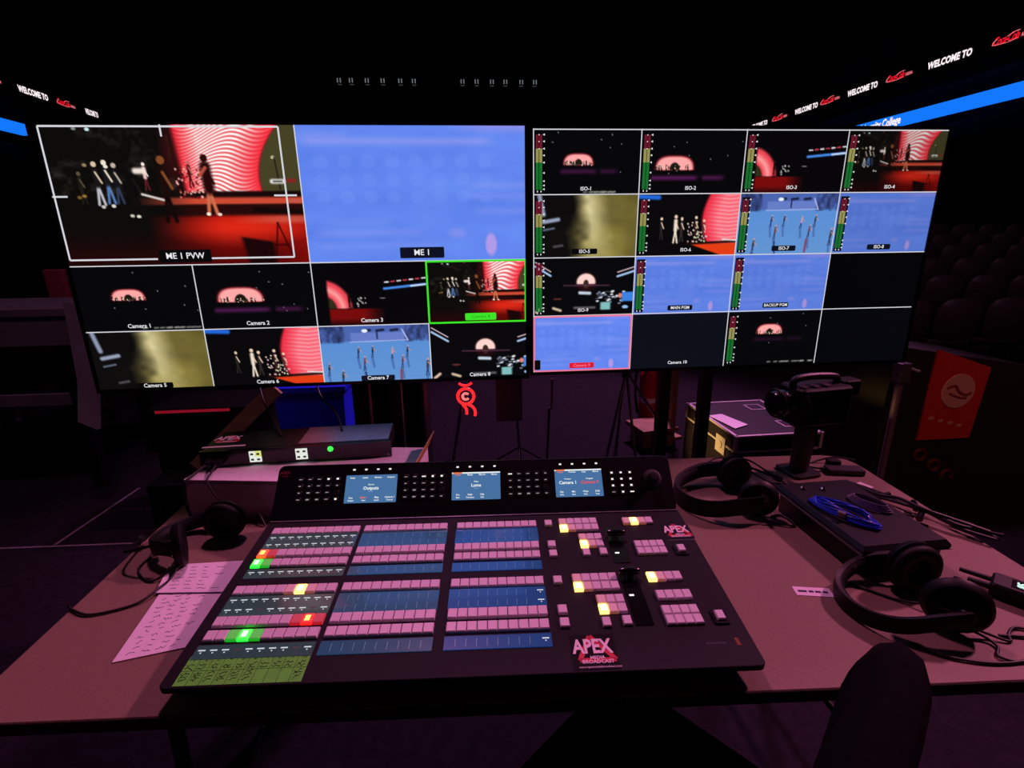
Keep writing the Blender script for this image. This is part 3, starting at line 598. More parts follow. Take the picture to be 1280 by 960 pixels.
# green tape strip with pen marks
tp = B().box(-.104, .104, -.028, .028, 0, .0006).build('green_tape_strip', mat('green_tape', (.12, .74, .05), .7, noise=.12, nscale=40), con, D(-.377, .032, .0002), DR, 0); tp['label'] = 'bright green tape strip with handwritten channel names'
pen = mat('marker_black', (22, 34, 16), .8); b = B(); rr = random.Random(12)
b.box(-.104, .104, -.0012, -.0006, .0006, .0008)
for k in range(1, 10): b.box(-.104+.0208*k-.0003, -.104+.0208*k+.0003, -.028, .028, .0006, .0008)
for k in range(10):
    for row in (0, 1):
        if row == 1 and k in (6, 7, 8): continue
        for j in range(3 if row else 2):
            x = -.104+.0208*(k+.18); y = (.010-.0065*j) if row == 0 else (-.008-.006*j)
            pts = [(x+.0024*i+rr.uniform(-.0012, .0012), y+(.0035 if row else 0)*i*.25+rr.uniform(-.003, .003), .0009) for i in range(6)]
            b.tube(smoothpath(pts, 3), .0005, 4)
b.build('pen_marks', pen, tp, smooth=0)
for k in range(10): text('pen_number', str(k+1), .0105, pen, tp, (-.104+.0208*(k+.5), .021, .0009), shear=.2)

# ------------------------------------------------------------------ note papers
def sheet(label, pts, th, lines, seed, marks):
    c = Vector((sum(p[0] for p in pts)/4, sum(p[1] for p in pts)/4)); r = random.Random(seed)
    o = empty('note_pad', label, 'paper', (c.x, c.y, TAB+.0006+(.004 if marks == 2 else 0)))
    L = [(p[0]-c.x, p[1]-c.y) for p in pts]
    B().prism(L, 0, th).build('pages', paper, o, smooth=0)
    B().prism([(x*.998, y*.998) for x, y in L], -.0005, 0).build('backing_card', edgem, o, smooth=0)
    ax = (Vector(L[1])-Vector(L[0])); ay = (Vector(L[3])-Vector(L[0]))
    for j in range(lines):
        b = B(); t0 = (j+.8)/(lines+.8); n = r.randint(3, 4); f0 = .10+.1*r.random()
        for wv in range(n):
            f = f0+.2*wv; pts2 = [Vector(L[0])+ax*(f+.022*i)+ay*(1-t0+r.uniform(-.016, .016)) for i in range(r.randint(4, 7))]
            b.tube(smoothpath([(p.x, p.y, th+.0002) for p in pts2], 3), .0005, 4)
        b.build('handwriting', ink, o, smooth=0)
    return o
sheet('long pink-lit note sheet with handwriting beside the switcher, nearest the table front', [(-.676, .797), (-.560, .822), (-.535, .988), (-.700, .988)], .002, 13, 3, 1)
sheet('second handwritten note sheet, tucked under the left headset', [(-.707, .985), (-.560, .974), (-.545, 1.085), (-.733, 1.085)], .002, 7, 5, 2)
tg = B().box(-.038, .038, -.014, .014, 0, .0008).build('name_tag', mat('name_tag_paper', (226, 214, 226), .7, noise=.05), None, (.708, .853, TAB+.0002), (0, 0, rad(-11)), 0)
tag(tg, 'small white printed label strip lying on the table by the near headphones', 'label'); [B().box(-a, a, -.003, .003, 0, .0003).build('print_block', ink, tg, (x, 0, .0008), smooth=0) for x, a in ((-.022, .009), (-.004, .005), (.010, .006), (.025, .005))]

# ------------------------------------------------------------------ headsets
pad_m = mat('ear_cushion', (10, 8, 11), .6, spec=.25, noise=.2, nscale=150); band_m = mat('headband_leather', (10, 7, 10), .5, spec=.22, noise=.25, nscale=120, bump=.15)
def headset(label, loc, rz, R=.085, arm=.05, rc=.043, spread=1.0, mic=None, cables=(), cin=.012, twist=(0, 0), name='headset', bandw=.016, red=None):
    o = empty(name, label, 'headphones', (*loc, TAB), rz)
    zc = rc+.001
    pts = []
    for k in range(19):
        a = rad(90+180*k/18); pts.append((R*1.05*math.cos(a), R*math.sin(a)*spread, bandw+.002+(zc-bandw-.002)*(1+math.cos(a))*.75*abs(math.sin(a))**2))
    pts = [(arm, R*spread*.98, zc)]+pts+[(arm, -R*spread*.98, zc)]
    P_ = smoothpath(pts, 2)
    B().sweep(P_, [(-.005, -bandw), (.004, -bandw*.9), (.005, 0), (.004, bandw*.9), (-.005, bandw), (-.007, 0)]).build('headband', band_m, o, smooth=50)
    q = [p for p in P_ if p.x < R*-.2]
    B().sweep(q, [(.0045, -bandw*.8), (.012, -bandw*.5), (.013, 0), (.012, bandw*.5), (.0045, bandw*.8)]).build('headband_pad', pad_m, o, smooth=50)
    for sgn, tw in ((1, twist[0]), (-1, twist[1])):
        c = (arm+.004, sgn*(R*spread-cin), zc)
        sh = B().lathe([(0, .0), (rc*.55, 0), (rc*.85, .003), (rc*.97, .010), (rc, .020), (rc*.9, .024)], 'y', n=28)
        if sgn > 0: sh.xf(Matrix.Translation((0, .016, 0)) @ Matrix.Scale(-1, 4, (0, 1, 0)) @ Matrix.Translation((0, -.016, 0)))
        else: sh.xf(Matrix.Translation((0, -.016, 0)))
        e = sh.build('ear_cup', black, o, c, (0, 0, tw)); 
        B().torus((0, 0, 0), rc*.70, rc*.28, 'y', 26, 10).xf(Matrix.Scale(.75, 4, (0, 1, 0))).build('cushion', pad_m, e, (0, -sgn*.0, 0), smooth=60)
        B().lathe([(rc*.35, -.0012), (rc*.5, .0), (rc*.5, .0006), (rc*.35, .0008)], 'y', n=24).build('cup_ring', gloss, e, (0, sgn*.0165, 0))
        B().layers([[(x, y, z) for x, z in ((-.02, -.010), (.012, -.008), (.012, .008), (-.02, .010))] for y in ((-.004, .004) if sgn < 0 else (.004, -.004))]).build('yoke', blackm, o, (arm-.012, sgn*(R*spread-.002), zc), smooth=0)
        B().cyl((0, 0, 0), (0, -sgn*max(cin-.012, .004), 0), .009, n=12).build('pivot', blackm, o, (arm+.002, sgn*(R*spread+.001), zc))
    if mic:
        b = B(); b.tube(smoothpath(mic, 6), .0035, 8); mo = b.build('microphone_boom', black, o); e = Vector(mic[-1]); d = (e-Vector(mic[-2])).normalized()
        B().lathe([(0, -.016), (.008, -.012), (.0095, 0), (.008, .012), (0, .016)], 'x', n=14).build('microphone_tip', rubber, mo, e, d.to_track_quat('X', 'Z').to_euler())
        if red: B().lathe([(0, -.003), (.006, -.002), (.006, .002), (0, .003)], 'x', n=12).build('status_light', red, mo, e+d*.014)
    Mi = (Matrix.Translation((*loc, TAB)) @ Matrix.Rotation(rz, 4, 'Z')).inverted()
    for cab in cables: B().tube(smoothpath([Mi @ Vector(p) for p in cab], 8), .0027, 7).build('cable', rubber, o, smooth=60)
    return o
T = TAB+.004
redled = glow('red_led', (255, 50, 60), 2)
headset('black intercom headset tangled with its cable beside the white box', (-.725, 1.17), rad(-30), .080, .050, .052, .95, cin=.022, bandw=.019, mic=[(.03, -.095, .07), (-.05, -.12, .045), (-.115, -.055, .022)], twist=(.5, -.6), red=redled,
        cables=[[(-.69, 1.08, T+.02), (-.74, 1.03, T), (-.80, 1.08, T), (-.79, 1.14, T), (-.72, 1.12, T+.01)], [(-.695, 1.07, T+.02), (-.70, 1.03, T+.004), (-.705, .995, T+.006), (-.73, .955, T), (-.80, .930, T), (-.85, .948, T), (-.874, .97, T-.01), (-.89, 1.0, T-.12), (-.90, 1.05, T-.4)]])
headset('black intercom headset lying open behind the switcher, beside the camera post', (.690, 1.245), rad(-6), .112, .072, .052, 1.0, cin=.036, bandw=.024, mic=[(.09, .125, .06), (.15, .14, .04), (.225, .115, .016)], twist=(.15, -.3),
        cables=[[(.79, 1.34, T+.04), (.84, 1.38, T+.06), (.90, 1.33, T+.03), (.95, 1.27, T)], [(.76, 1.12, T+.01), (.82, 1.095, T), (.83, 1.12, T), (.82, 1.15, T), (.79, 1.145, T)], [(.70, 1.37, T+.05), (.78, 1.40, T+.06), (.87, 1.32, T+.02), (.93, 1.25, T)]])
headset('large black over-ear headphones at the near right corner of the table', (.840, .790), rad(-10), .100, .062, .056, .95, cin=.040, twist=(.15, -.45), bandw=.017, name='headphones',
        cables=[[(.905, .715, T+.02), (.945, .70, T+.006), (.975, .685, T), (.99, .70, T), (1.02, .715, T), (1.05, .70, T), (1.08, .675, T), (1.16, .64, T)], [(.895, .712, T+.02), (.935, .695, T+.004), (.94, .675, T), (.92, .655, T), (.95, .640, T), (1.02, .655, T), (1.07, .665, T), (1.02, .69, T), (.97, .70, T)], [(.79, .70, T), (.82, .668, T), (.88, .645, T), (.94, .64, T), (.99, .65, T)], [(.80, .87, T), (.86, .81, T), (.90, .78, T+.01)]])

# ------------------------------------------------------------------ white box and rack unit
wb = empty('white_box', 'white cardboard box under the rack unit at the back left', 'box', (-.481, 1.405, TAB), rad(-8))
cardw = mat('white_card', (232, 222, 230), .75, noise=.05, nscale=60); cardb = mat('brown_card', (178, 140, 80), .8, noise=.1)
B().box(-.315, .315, -.12, .12, 0, .11).build('body', cardw, wb, smooth=0)
B().box(-.313, .313, -.1212, -.1202, .098, .1095).build('lid_seam', mat('card_shadow', (190, 176, 186), .8), wb, smooth=0)
B().layers([[(.312, -.11, .11), (.312, .118, .11), (.315, .118, .11), (.315, -.11, .11)], [(.330, -.11, .155), (.337, .118, .168), (.340, .118, .168), (.333, -.11, .155)]]).build('flap', [cardb], wb, smooth=0)
ru = empty('rack_video_unit', 'slim black rack unit with lit buttons on top of the white box', 'video unit', (-.527, 1.420, TAB+.1105), rad(2))
B().rbox(-.265, .265, 0, .150, 0, .050, .004, .001).build('case', blackm, ru)
B().box(-.272, .272, -.006, .001, .001, .049).build('front_panel', gloss, ru, smooth=0)
B().box(.0, .262, .01, .148, .050, .0515).build('top_plate', mat('brushed_plate', (168, 170, 184), .38, .8, noise=.1, nscale=20), ru, smooth=0)
bt = glow('unit_button_white', (226, 232, 222), 1); bty = glow('unit_button_yellow', (214, 222, 120), 1); iconm = mat('icon_dark', (40, 44, 46), .6)
for cx_, first in ((-.118, 1), (.012, 0)):
    for k, (dx, dz) in enumerate(((-.0085, .0085), (.0085, .0085), (-.0085, -.0085), (.0085, -.0085))):
        o = B().box(-.0079, .0079, -.004, 0, -.0079, .0079).build('lit_button', bty if (first and k == 1) else bt, ru, (cx_+dx, -.006, .026+dz), smooth=0)
        B().box(-.004, .004, -.0004, 0, -.0028, .0028).build('icon', iconm, o, (0, -.004, 0), smooth=0)
B().lathe([(0, -.006), (.007, -.005), (.0085, 0)], 'y', n=18).build('power_button', glow('unit_green', (60, 240, 80), 1.4), ru, (.095, -.006, .036))
slash = mat('panel_print', (84, 60, 74), .5)
for x0 in (.12, .128, .225, .233, .241, -.16, -.06, .06): B().prismx([(-.0062, .006), (-.006, .006), (-.006, .036), (-.0062, .036)], x0, x0+.0015).build('panel_mark', slash, ru, smooth=0)
for x in (-.262, .262): B().lathe([(.004, -.0015), (.004, 0)], 'y', n=10).build('rack_screw', grey, ru, (x, -.006, .008))
for x in (-.24, -.215): B().box(-.008, .008, -.03, 0, -.008, .008).build('plug', rubber, ru, (x, -.006, .02), smooth=0)
so = sticker(ru, (-.225, .080, .0505), (0, 0, 0), .085, .055, False, False); so.data.materials[0] = blackm
B().box(-.06, .06, -.005, .005, 0, .0006).build('label_tape', printw, ru, (-.215, .024, .0502), smooth=0)
zt = TAB+.12
tag(B().tube(smoothpath([(-.767, 1.385, zt+.012), (-.785, 1.345, zt), (-.795, 1.312, zt-.012), (-.797, 1.300, TAB+.05), (-.785, 1.295, TAB+.006), (-.74, 1.27, TAB+.005)], 8), .004, 8).build('power_cable', rubber), 'thicker black cable dropping from the rack unit down the white box', 'cable')
tag(B().tube(smoothpath([(-.742, 1.385, zt+.012), (-.742, 1.345, zt), (-.735, 1.306, zt-.012), (-.70, 1.292, TAB+.05), (-.665, 1.285, TAB+.012), (-.62, 1.27, TAB+.004), (-.595, 1.262, TAB+.03), (-.575, 1.245, TAB+.004)], 8), .0028, 8).build('signal_cable', rubber), 'thin black cable curving across the front of the white box', 'cable')
for pts, lab in (([(-.60, 1.50, TAB+.163), (-.66, 1.60, TAB+.19), (-.74, 1.74, TAB+.22), (-.80, 1.86, TAB+.34)], 'thin dark cable rising from the rack unit behind the left monitor, left one'),
                 ([(-.42, 1.52, TAB+.165), (-.46, 1.62, TAB+.19), (-.55, 1.76, TAB+.22), (-.60, 1.86, TAB+.34)], 'thin dark cable rising from the rack unit behind the left monitor, right one')):
    tag(B().tube(smoothpath(pts, 8), .003, 7).build('video_cable', rubber), lab, 'cable')

# ------------------------------------------------------------------ right side of the table
ca = empty('equipment_case', 'dark soft equipment case with a blue cable coil on top', 'case', (.938, 1.042, TAB), rad(2))
cs = mat('case_nylon', (14, 10, 16), .42, spec=.3, noise=.2, nscale=80, bump=.1)
B().rbox(-.103, .103, -.148, .153, 0, .056, .02, .006).build('case_body', cs, ca)
B().layers([[(x*k, y*k2, z) for x, y in ((-.108, -.153), (.108, -.153), (.108, .158), (-.108, .158))] for z, k, k2 in ((.056, 1, 1), (.066, 1, 1), (.076, .93, .95))]).build('case_lid', cs, ca, smooth=0)
B().tube([(-.108, -.153, .057), (.108, -.153, .057), (.108, .158, .057), (-.108, .158, .057)], .003, 6, True).build('zipper', grey, ca)
B().tube(smoothpath([(.108, -.05, .025), (.125, -.04, .022), (.125, .04, .022), (.108, .05, .025)], 5), .005, 6).build('carry_handle', rubber, ca)
for x, y in ((-.055, .118), (-.005, .105)): B().lathe([(.008, 0), (.008, .004), (.003, .008), (0, .008)], n=14).build('stud', mat('chrome', (200, 190, 200), .15, 1), ca, (x, y, .076))
b = B(); rr = random.Random(3)
for k in range(7):
    n = 30; pts = []
    for i in range(n):
        a = 2*PI*i/n; pts.append(((.082+rr.uniform(-.004, .004)-.004*k)*math.cos(a), (.030-.002*k)*math.sin(a), .004+.0032*k*(.6+.4*math.sin(a*2+k))))
    b.tube(pts, .0027, 6, True)
bl = mat('blue_cable', (30, 60, 200), .35, noise=.15)
o = b.build('blue_cable_coil', bl, None, (.892, 1.022, TAB+.077), (0, 0, rad(-66)), 60); tag(o, 'bright blue cable coiled on the dark soft case', 'cable')
B().box(-.008, .008, -.007, .007, 0, .014).build('connector', grey, o, (.01, -.030, .006), (0, 0, .3), 0)
b = B()
for k in range(4): b.torus((0, 0, .003+.004*k), .05-.004*k, .0025, 'z', 26, 6, sx=1.0)
b.xf(Matrix.Scale(.45, 4, (0, 1, 0))); o = b.build('clear_cable_coil', mat('clear_cable', (112, 100, 128), .2, spec=.8), None, (.985, 1.055, TAB+.077), (0, 0, rad(-64)), 60); tag(o, 'thin greyish cable coil on the case beside the blue one', 'cable')
# camcorder on a post
cm = empty('video_camera', 'black video camera on a short post at the back right of the table', 'camera', (1.035, 1.40, TAB), rad(8))
B().rbox(-.05, .05, -.05, .05, 0, .012, .015, .003).build('base_plate', blackm, cm)
B().cyl((0, 0, .01), (.008, 0, .16), .027, .033, 18).build('post', blackm, cm)
B().rbox(-.032, .042, -.03, .03, .155, .175, .006, .002).build('tilt_head', black, cm)
B().rbox(-.07, .115, -.05, .055, .175, .295, .016, .006).build('camera_body', black, cm)
B().lathe([(.0, -.135), (.034, -.132), (.042, -.120), (.042, -.10), (.034, -.095), (.036, -.08), (.036, -.06)], 'x', n=26).build('lens', gloss, cm, (0, 0, .245))
B().torus((-.118, 0, .245), .0425, .004, 'x', 26, 6).build('lens_ring', black, cm)
B().tube(smoothpath([(.09, 0, .290), (.085, 0, .315), (.0, 0, .322), (-.06, 0, .315), (-.065, 0, .290)], 6), .011, 10).build('top_handle', rubber, cm)
B().rbox(.105, .165, -.025, .025, .255, .305, .01, .004).build('viewfinder', black, cm); B().box(-.055, .06, -.058, -.05, .21, .27).build('side_screen', gloss, cm, smooth=0)
for k, (x, z) in enumerate(((-.05, .298), (-.01, .297), (.03, .298))): B().rbox(-.014, .014, -.01, .01, 0, .007, .003, .001).build('control_dial', mat('dial_grey', (60, 48, 60), .3, .4), cm, (x, -.025, z-.003), (.2, 0, .4))
B().tube(smoothpath([(-.06, -.05, .20), (-.075, -.075, .21), (-.07, -.08, .25), (-.06, -.05, .28)], 5), .006, 6).build('hand_strap', fabric, cm)
# small puck with cables behind the case
pk = empty('power_adapter', 'flat dark adapter with a looped cable at the back right table corner', 'adapter', (1.178, 1.38, TAB), rad(-12))
B().rbox(-.055, .055, -.022, .022, 0, .018, .006, .002).build('adapter_body', mat('adapter_grey', (52, 40, 52), .4), pk); B().tube(smoothpath([(-.055, 0, .01), (-.09, .02, .006), (-.10, .05, .005), (-.06, .07, .005), (0, .075, .02), (.06, .06, .02)], 8), .003, 7).build('adapter_cable', rubber, pk)
B().rbox(-.04, .0, .02, .045, 0, .03, .004, .002).build('plug', black, pk)
tn = empty('cable_tangle', 'tangle of black cables and connectors at the right edge of the table', 'cables', (1.16, 1.16, TAB))
rr = random.Random(9)
for k in range(5):
    pts = [(.02*math.cos(k)-.05+.03*i+rr.uniform(-.012, .012), .10-.055*i+rr.uniform(-.02, .02), .008+.012*rr.random()+.004*k) for i in range(6)]
    B().tube(smoothpath(pts, 6), .0045, 7).build('cable', rubber, tn)
for x, y, r_ in ((-.01, .03, .3), (.03, -.03, 1.0), (.0, -.08, .7)): B().cyl((-.02, 0, .01), (.022, 0, .01), .009, .007, 12).build('connector', gloss, tn, (x, y, .012), (0, 0, r_))
cardscrap = B().box(-.025, .025, -.02, .02, 0, .001).build('paper_scrap', paper, None, (1.165, 1.285, TAB+.0005), (0, 0, .4), 0); tag(cardscrap, 'torn scrap of pale paper near the back right table edge', 'paper')
# radio
rd = empty('two_way_radio', 'black handheld radio with lit digits at the right table edge', 'radio', (1.118, .775, TAB), rad(-52))
B().rbox(-.06, .075, -.029, .029, .001, .034, .008, .004).build('radio_body', black, rd)
for y, l, r_ in ((.018, .052, .006), (-.014, .035, .0075)): B().cyl((-.058, y, .018), (-.060-l, y, .016), r_, r_*.8, 14).build('antenna' if y > 0 else 'volume_knob', rubber, rd)
B().box(-.03, .004, -.018, .018, .034, .0346).build('radio_display', gloss, rd, smooth=0); text('display_digits', '85', .022, glow('digit_green', (196, 255, 226), 1.5), rd, (-.013, 0, .0352), (0, 0, rad(90)), bold=.0006); 
for i in range(3): B().rbox(-.008, .008, -.006, .006, 0, .003, .002, .0006).build('radio_key', rubber, rd, (.03+.014*(i//2), -.012+.024*(i % 2), .034))
# chair
ch = empty('office_chair', 'dark rounded office chair back in the near right foreground', 'chair', (.424, .415, .045), rad(40))
b = B(); L = []
for y, kk in ((-.030, .88), (-.020, .97), (-.0, 1), (.016, .96), (.024, .88)):
    ring = []
    for i in range(40):
        a = 2*PI*i/40; cs_, sn = math.cos(a), math.sin(a)
        ring.append((.205*kk*math.copysign(abs(cs_)**.55, cs_), y+.02*cs_*cs_-.06*(sn*.5), .71+.225*kk*math.copysign(abs(sn)**.6, sn)))
    L.append(ring)
b.layers(L).build('backrest', fabric, ch, smooth=60)
B().rbox(-.23, .23, .02, .46, .42, .49, .08, .025).build('seat', fabric, ch); B().tube(smoothpath([(0, -.03, .6), (0, -.07, .5), (0, .0, .41), (0, .2, .40)], 6), .022, 8).build('back_bracket', blackm, ch)
B().cyl((0, .24, .03), (0, .24, .43), .026).build('gas_lift', blackm, ch)
for k in range(5):
    a = 2*PI*k/5+.3; B().cyl((0, .24, .055), (.27*math.cos(a), .24+.27*math.sin(a), .02), .02, .014).build('base_arm', blackm, ch)
    B().lathe([(.0, -.012), (.026, -.012), (.028, 0), (.026, .012), (0, .012)], 'y', n=16).build('caster', rubber, ch, (.27*math.cos(a), .24+.27*math.sin(a), -.016))

# ------------------------------------------------------------------ things behind the monitors
rs = empty('red_light_stand', 'thin stand carrying a red glowing ring ornament below the left monitor', 'light', (-.09, 3.0, 0))
neon = glow('neon_red', (255, 36, 40), 1.6); neonp = glow('neon_pink', (255, 110, 110), 1.5)
B().cyl((-.075, 0, .03), (.02, 0, .55), .010, n=10).build('pole', grey, rs)
for k in range(3): a = 2*PI*k/3; B().cyl((-.075, 0, .12), (-.075+.2*math.cos(a), .2*math.sin(a), .008), .007, n=8).build('leg', blackm, rs)
B().torus((.037, -.012, .55), .050, .0095, 'y', 30, 8).build('ring', neon, rs); B().torus((.037, -.014, .55), .020, .008, 'y', 20, 8, 40, 320).build('inner_ring', neonp, rs)
B().torus((.037, -.012, .675), .055, .008, 'y', 14, 8, 225, 315).build('top_arc', neon, rs); B().torus((-.02, -.012, .448), .06, .009, 'y', 12, 8, -15, 55).build('lower_arc', neon, rs); B().torus((.035, -.012, .44), .058, .009, 'y', 14, 8, -20, 75).build('lower_arc', neon, rs)
gb = empty('music_stand', 'grey flat panel on a thin stand between the two monitors', 'stand', (.24, 3.1, 0))
B().box(-.10, .07, -.006, .006, .335, .70).build('panel', mat('grey_board', (104, 96, 108), .7, noise=.1), gb, smooth=0); B().cyl((.06, .015, .01), (.02, .015, .6), .009, n=10).build('pole', grey, gb)
for k in range(3): a = 2*PI*k/3+.4; B().cyl((.05, .015, .14), (.05+.18*math.cos(a), .015+.18*math.sin(a), .008), .006, n=8).build('leg', blackm, gb)
ms = empty('microphone_stand', 'thin stand with a bright metal clutch under the monitor gap', 'stand', (.47, 3.0, 0))
B().cyl((-.012, 0, .02), (.005, 0, .45), .008, n=10).build('pole', blackm, ms); B().cyl((.02, 0, .44), (.021, 0, .64), .009, n=10).build('clutch_tube', mat('bright_metal', (200, 180, 150), .25, 1), ms); B().lathe([(.11, 0), (.11, .01), (.02, .022), (0, .022)], n=20).build('round_base', blackm, ms)
es = empty('easel_stand', 'folding tripod stand with pale legs under the right monitor', 'stand', (1.03, 3.2, 0))
for a, c in (((0, 0, .62), (-.13, -.05, .005)), ((0, 0, .62), (.06, -.12, .005)), ((.02, .03, .60), (.3, .12, .2)), ((.0, .03, .60), (.05, .3, .005))): B().cyl(a, c, .010, n=10).build('leg', grey, es)
B().lathe([(.03, .58), (.03, .64), (.012, .66), (.012, .80)], n=14).build('hub', blackm, es)
fe = empty('fire_extinguisher', 'red fire extinguisher standing behind the right monitor stand', 'extinguisher', (1.40, 3.75, 0))
B().lathe([(.07, 0), (.075, .02), (.075, .42), (.06, .47), (.025, .50), (.022, .53)], n=24).build('cylinder', mat('extinguisher_red', (196, 26, 28), .3, noise=.05), fe); B().lathe([(.0755, .22), (.0757, .26)], n=24).build('label_band', printw, fe)
B().box(-.02, .07, -.012, .012, .53, .56).build('valve', blackm, fe); B().tube(smoothpath([(-.02, 0, .54), (-.10, 0, .50), (-.11, 0, .3), (-.085, 0, .12)], 6), .01, 8).build('hose', rubber, fe)
wd = mat('raw_wood', (150, 116, 84), .7, noise=.2, nscale=20)
o = B().box(-.16, .13, -.13, .13, 0, .03).build('wood_board', wd, None, (1.33, 3.42, .12), (0, 0, .2), 0); tag(o, 'pale wooden board on low blocks behind the right monitor stand', 'board')
for x in (-.1, .08): B().box(x-.03, x+.03, -.1, .1, -.12, 0).build('block', wd, o, smooth=0)
o = B().box(-.022, .022, -.022, .022, 0, 1.2).build('wood_post', wd, None, (1.50, 3.5, 0), (0, 0, .3), 0); tag(o, 'upright wooden post beside the fire extinguisher', 'post'); B().box(-.06, .06, -.06, .06, 0, .02).build('foot', wd, o, smooth=0)
# flight case
fc = empty('flight_case', 'black flight case with metal edges behind the right monitor stand', 'flight case', (1.63, 2.69, 0), rad(1.5))
lam = mat('case_laminate', (26, 18, 30), .5, spec=.25, noise=.12, nscale=30); alu = mat('aluminium', (200, 188, 198), .4, .25, noise=.08); w_, d_ = .245, .29
B().box(-w_, w_, -d_, d_, .03, .345).build('case_body', lam, fc, smooth=0); B().box(-w_, w_, -d_, d_, .352, .448).build('case_lid', lam, fc, smooth=0)
for z in (.03, .335, .352, .44):
    b = B(); e = .012; z1 = z+.012
    for x0, x1, y0, y1 in ((-w_-.004, w_+.004, -d_-.004, -d_+e), (-w_-.004, w_+.004, d_-e, d_+.004), (-w_-.004, -w_+e, -d_, d_), (w_-e, w_+.004, -d_, d_)): b.box(x0, x1, y0, y1, z, z1)
    b.build('edge_rail', alu if z > .35 else blackm, fc, smooth=0)  # lower rails black: shade below the lid put into the colour
for x in (-w_, w_):
    for y in (-d_, d_): B().box(x-.008, x+.008, y-.008, y+.008, .36, .452).build('corner_rail', alu, fc, smooth=0); B().box(x-.006, x+.006, y-.006, y+.006, .03, .36).build('corner_rail', blackm, fc, smooth=0)  # lower lengths black for the same painted shade
for y in (-.15, .12): o = B().box(-.006, .002, -.05, .05, .30, .40).build('latch', alu, fc, (-w_-.003, y, 0), smooth=0); B().lathe([(0, -.008), (.022, -.006), (.022, 0)], 'x', n=14).build('latch_turn', alu, o, (-.005, 0, .35))
for x, y in ((.13, .16), (.15, -.14)): o = B().box(-.05, .05, -.05, .05, .448, .4515).build('recessed_dish', alu, fc, (x, y, 0), smooth=0); B().box(-.04, .04, -.04, .04, .4515, .453).build('dish_inner', lam, o, smooth=0)
o = B().prism([(-.06, -.13), (.05, -.10), (.03, .10), (-.06, .10)], 0, .001).build('paper_sheet', paper, None, (1.475, 2.64, .4535), (0, 0, .2), 0); tag(o, 'pink-lit paper sheet lying on the flight case', 'paper')
# blue bin, dark speaker, plank, red strip unit behind the left monitor
bb_ = empty('blue_crate', 'deep blue plastic crate behind the rack unit', 'crate', (-.97, 3.05, 0))
blu = mat('blue_plastic', (24, 44, 255), .45, noise=.12, nscale=20); B().layers([[(x*k, y*k, z) for x, y in ((-.2, -.15), (.2, -.15), (.2, .15), (-.2, .15))] for z, k in ((0, .88), (.64, 1))]).build('crate_body', blu, bb_, smooth=0)
B().box(-.215, .215, -.165, .165, .64, .67).build('crate_rim', blu, bb_, smooth=0)
sp = empty('floor_speaker', 'black loudspeaker cabinet standing behind the rack unit', 'speaker', (-.46, 2.75, 0))
B().rbox(-.19, .19, -.15, .2, .03, .86, .02, .006).build('cabinet', black, sp); B().box(-.165, .165, -.156, -.149, .07, .82).build('grille', fabric, sp, smooth=0)
for x in (-.14, .14):
    for y in (-.1, .14): B().cyl((x, y, 0), (x, y, .035), .018).build('foot', rubber, sp)
o = B().box(-.04, .04, -.012, .012, 0, .66).build('plank', wd, None, (-1.56, 2.70, .285), (0, rad(48), 0), 0); tag(o, 'brownish plank leaning beside the blue crate', 'plank')
lb = empty('low_box', 'low black box on the floor under the leaning plank', 'box', (-1.60, 2.66, 0)); B().rbox(-.16, .12, -.1, .1, 0, .25, .01, .004).build('box_body', black, lb); B().box(-.16, .12, -.101, -.1, .2, .206).build('lid_line', rubber, lb, smooth=0)
ap = empty('amplifier_case', 'low black equipment case with a red lit strip under the left monitor', 'case', (-1.50, 2.95, 0))
B().rbox(-.32, .22, -.15, .2, 0, .60, .01, .004).build('case_body', black, ap); B().box(-.28, .12, -.154, -.149, .575, .59).build('light_strip', glow('strip_red', (150, 20, 40), .7), ap, smooth=0)
# grey riser, red chair and pipe on the left
rz_ = empty('stage_riser', 'grey draped riser at the left edge behind the left monitor', 'riser', (-2.75, 3.1, 0))
drape = mat('grey_drape', (92, 80, 92), .85, noise=.2, nscale=6); B().box(-.8, .47, -.05, .7, 1.10, 1.14).build('top', drape, rz_, smooth=0); B().box(-.8, .45, -.04, -.02, .93, 1.10).build('front_board', drape, rz_, smooth=0)
for x in (-.6, .35): B().box(x-.03, x+.03, 0, .06, 0, 1.1).build('leg', blackm, rz_, smooth=0); B().box(x-.03, x+.03, .55, .61, 0, 1.1).build('leg', blackm, rz_, smooth=0)
B().box(-.6, .35, .02, .05, .55, .62).build('cross_bar', drape, rz_, smooth=0)
B().layers([[(.47, -.08, 1.18), (.57, -.08, 1.17), (.57, -.05, 1.17), (.47, -.05, 1.18)], [(.53, -.2, .75), (.63, -.2, .75), (.63, -.17, .75), (.53, -.17, .75)], [(.57, -.32, .55), (.66, -.32, .5), (.66, -.29, .5), (.57, -.29, .55)]]).build('side_panel', drape, rz_, smooth=60)
rc_ = empty('red_chair', 'dark red chair standing behind the grey riser', 'chair', (-3.30, 4.4, .0)); rf = mat('red_upholstery', (120, 30, 52), .8, noise=.2)
B().rbox(-.10, .07, -.04, .04, .72, 1.31, .03, .01).build('backrest', rf, rc_); B().rbox(-.25, .2, -.45, .02, .70, .78, .03, .01).build('seat', rf, rc_)
for x in (-.2, .15):
    for y in (-.4, 0): B().cyl((x, y, 0), (x, y, .71), .015).build('leg', blackm, rc_)
pp = empty('metal_pipe', 'metal pipe with a black clamp lying on the left floor', 'pipe', (-3.4, 4.15, .03), rad(-28))
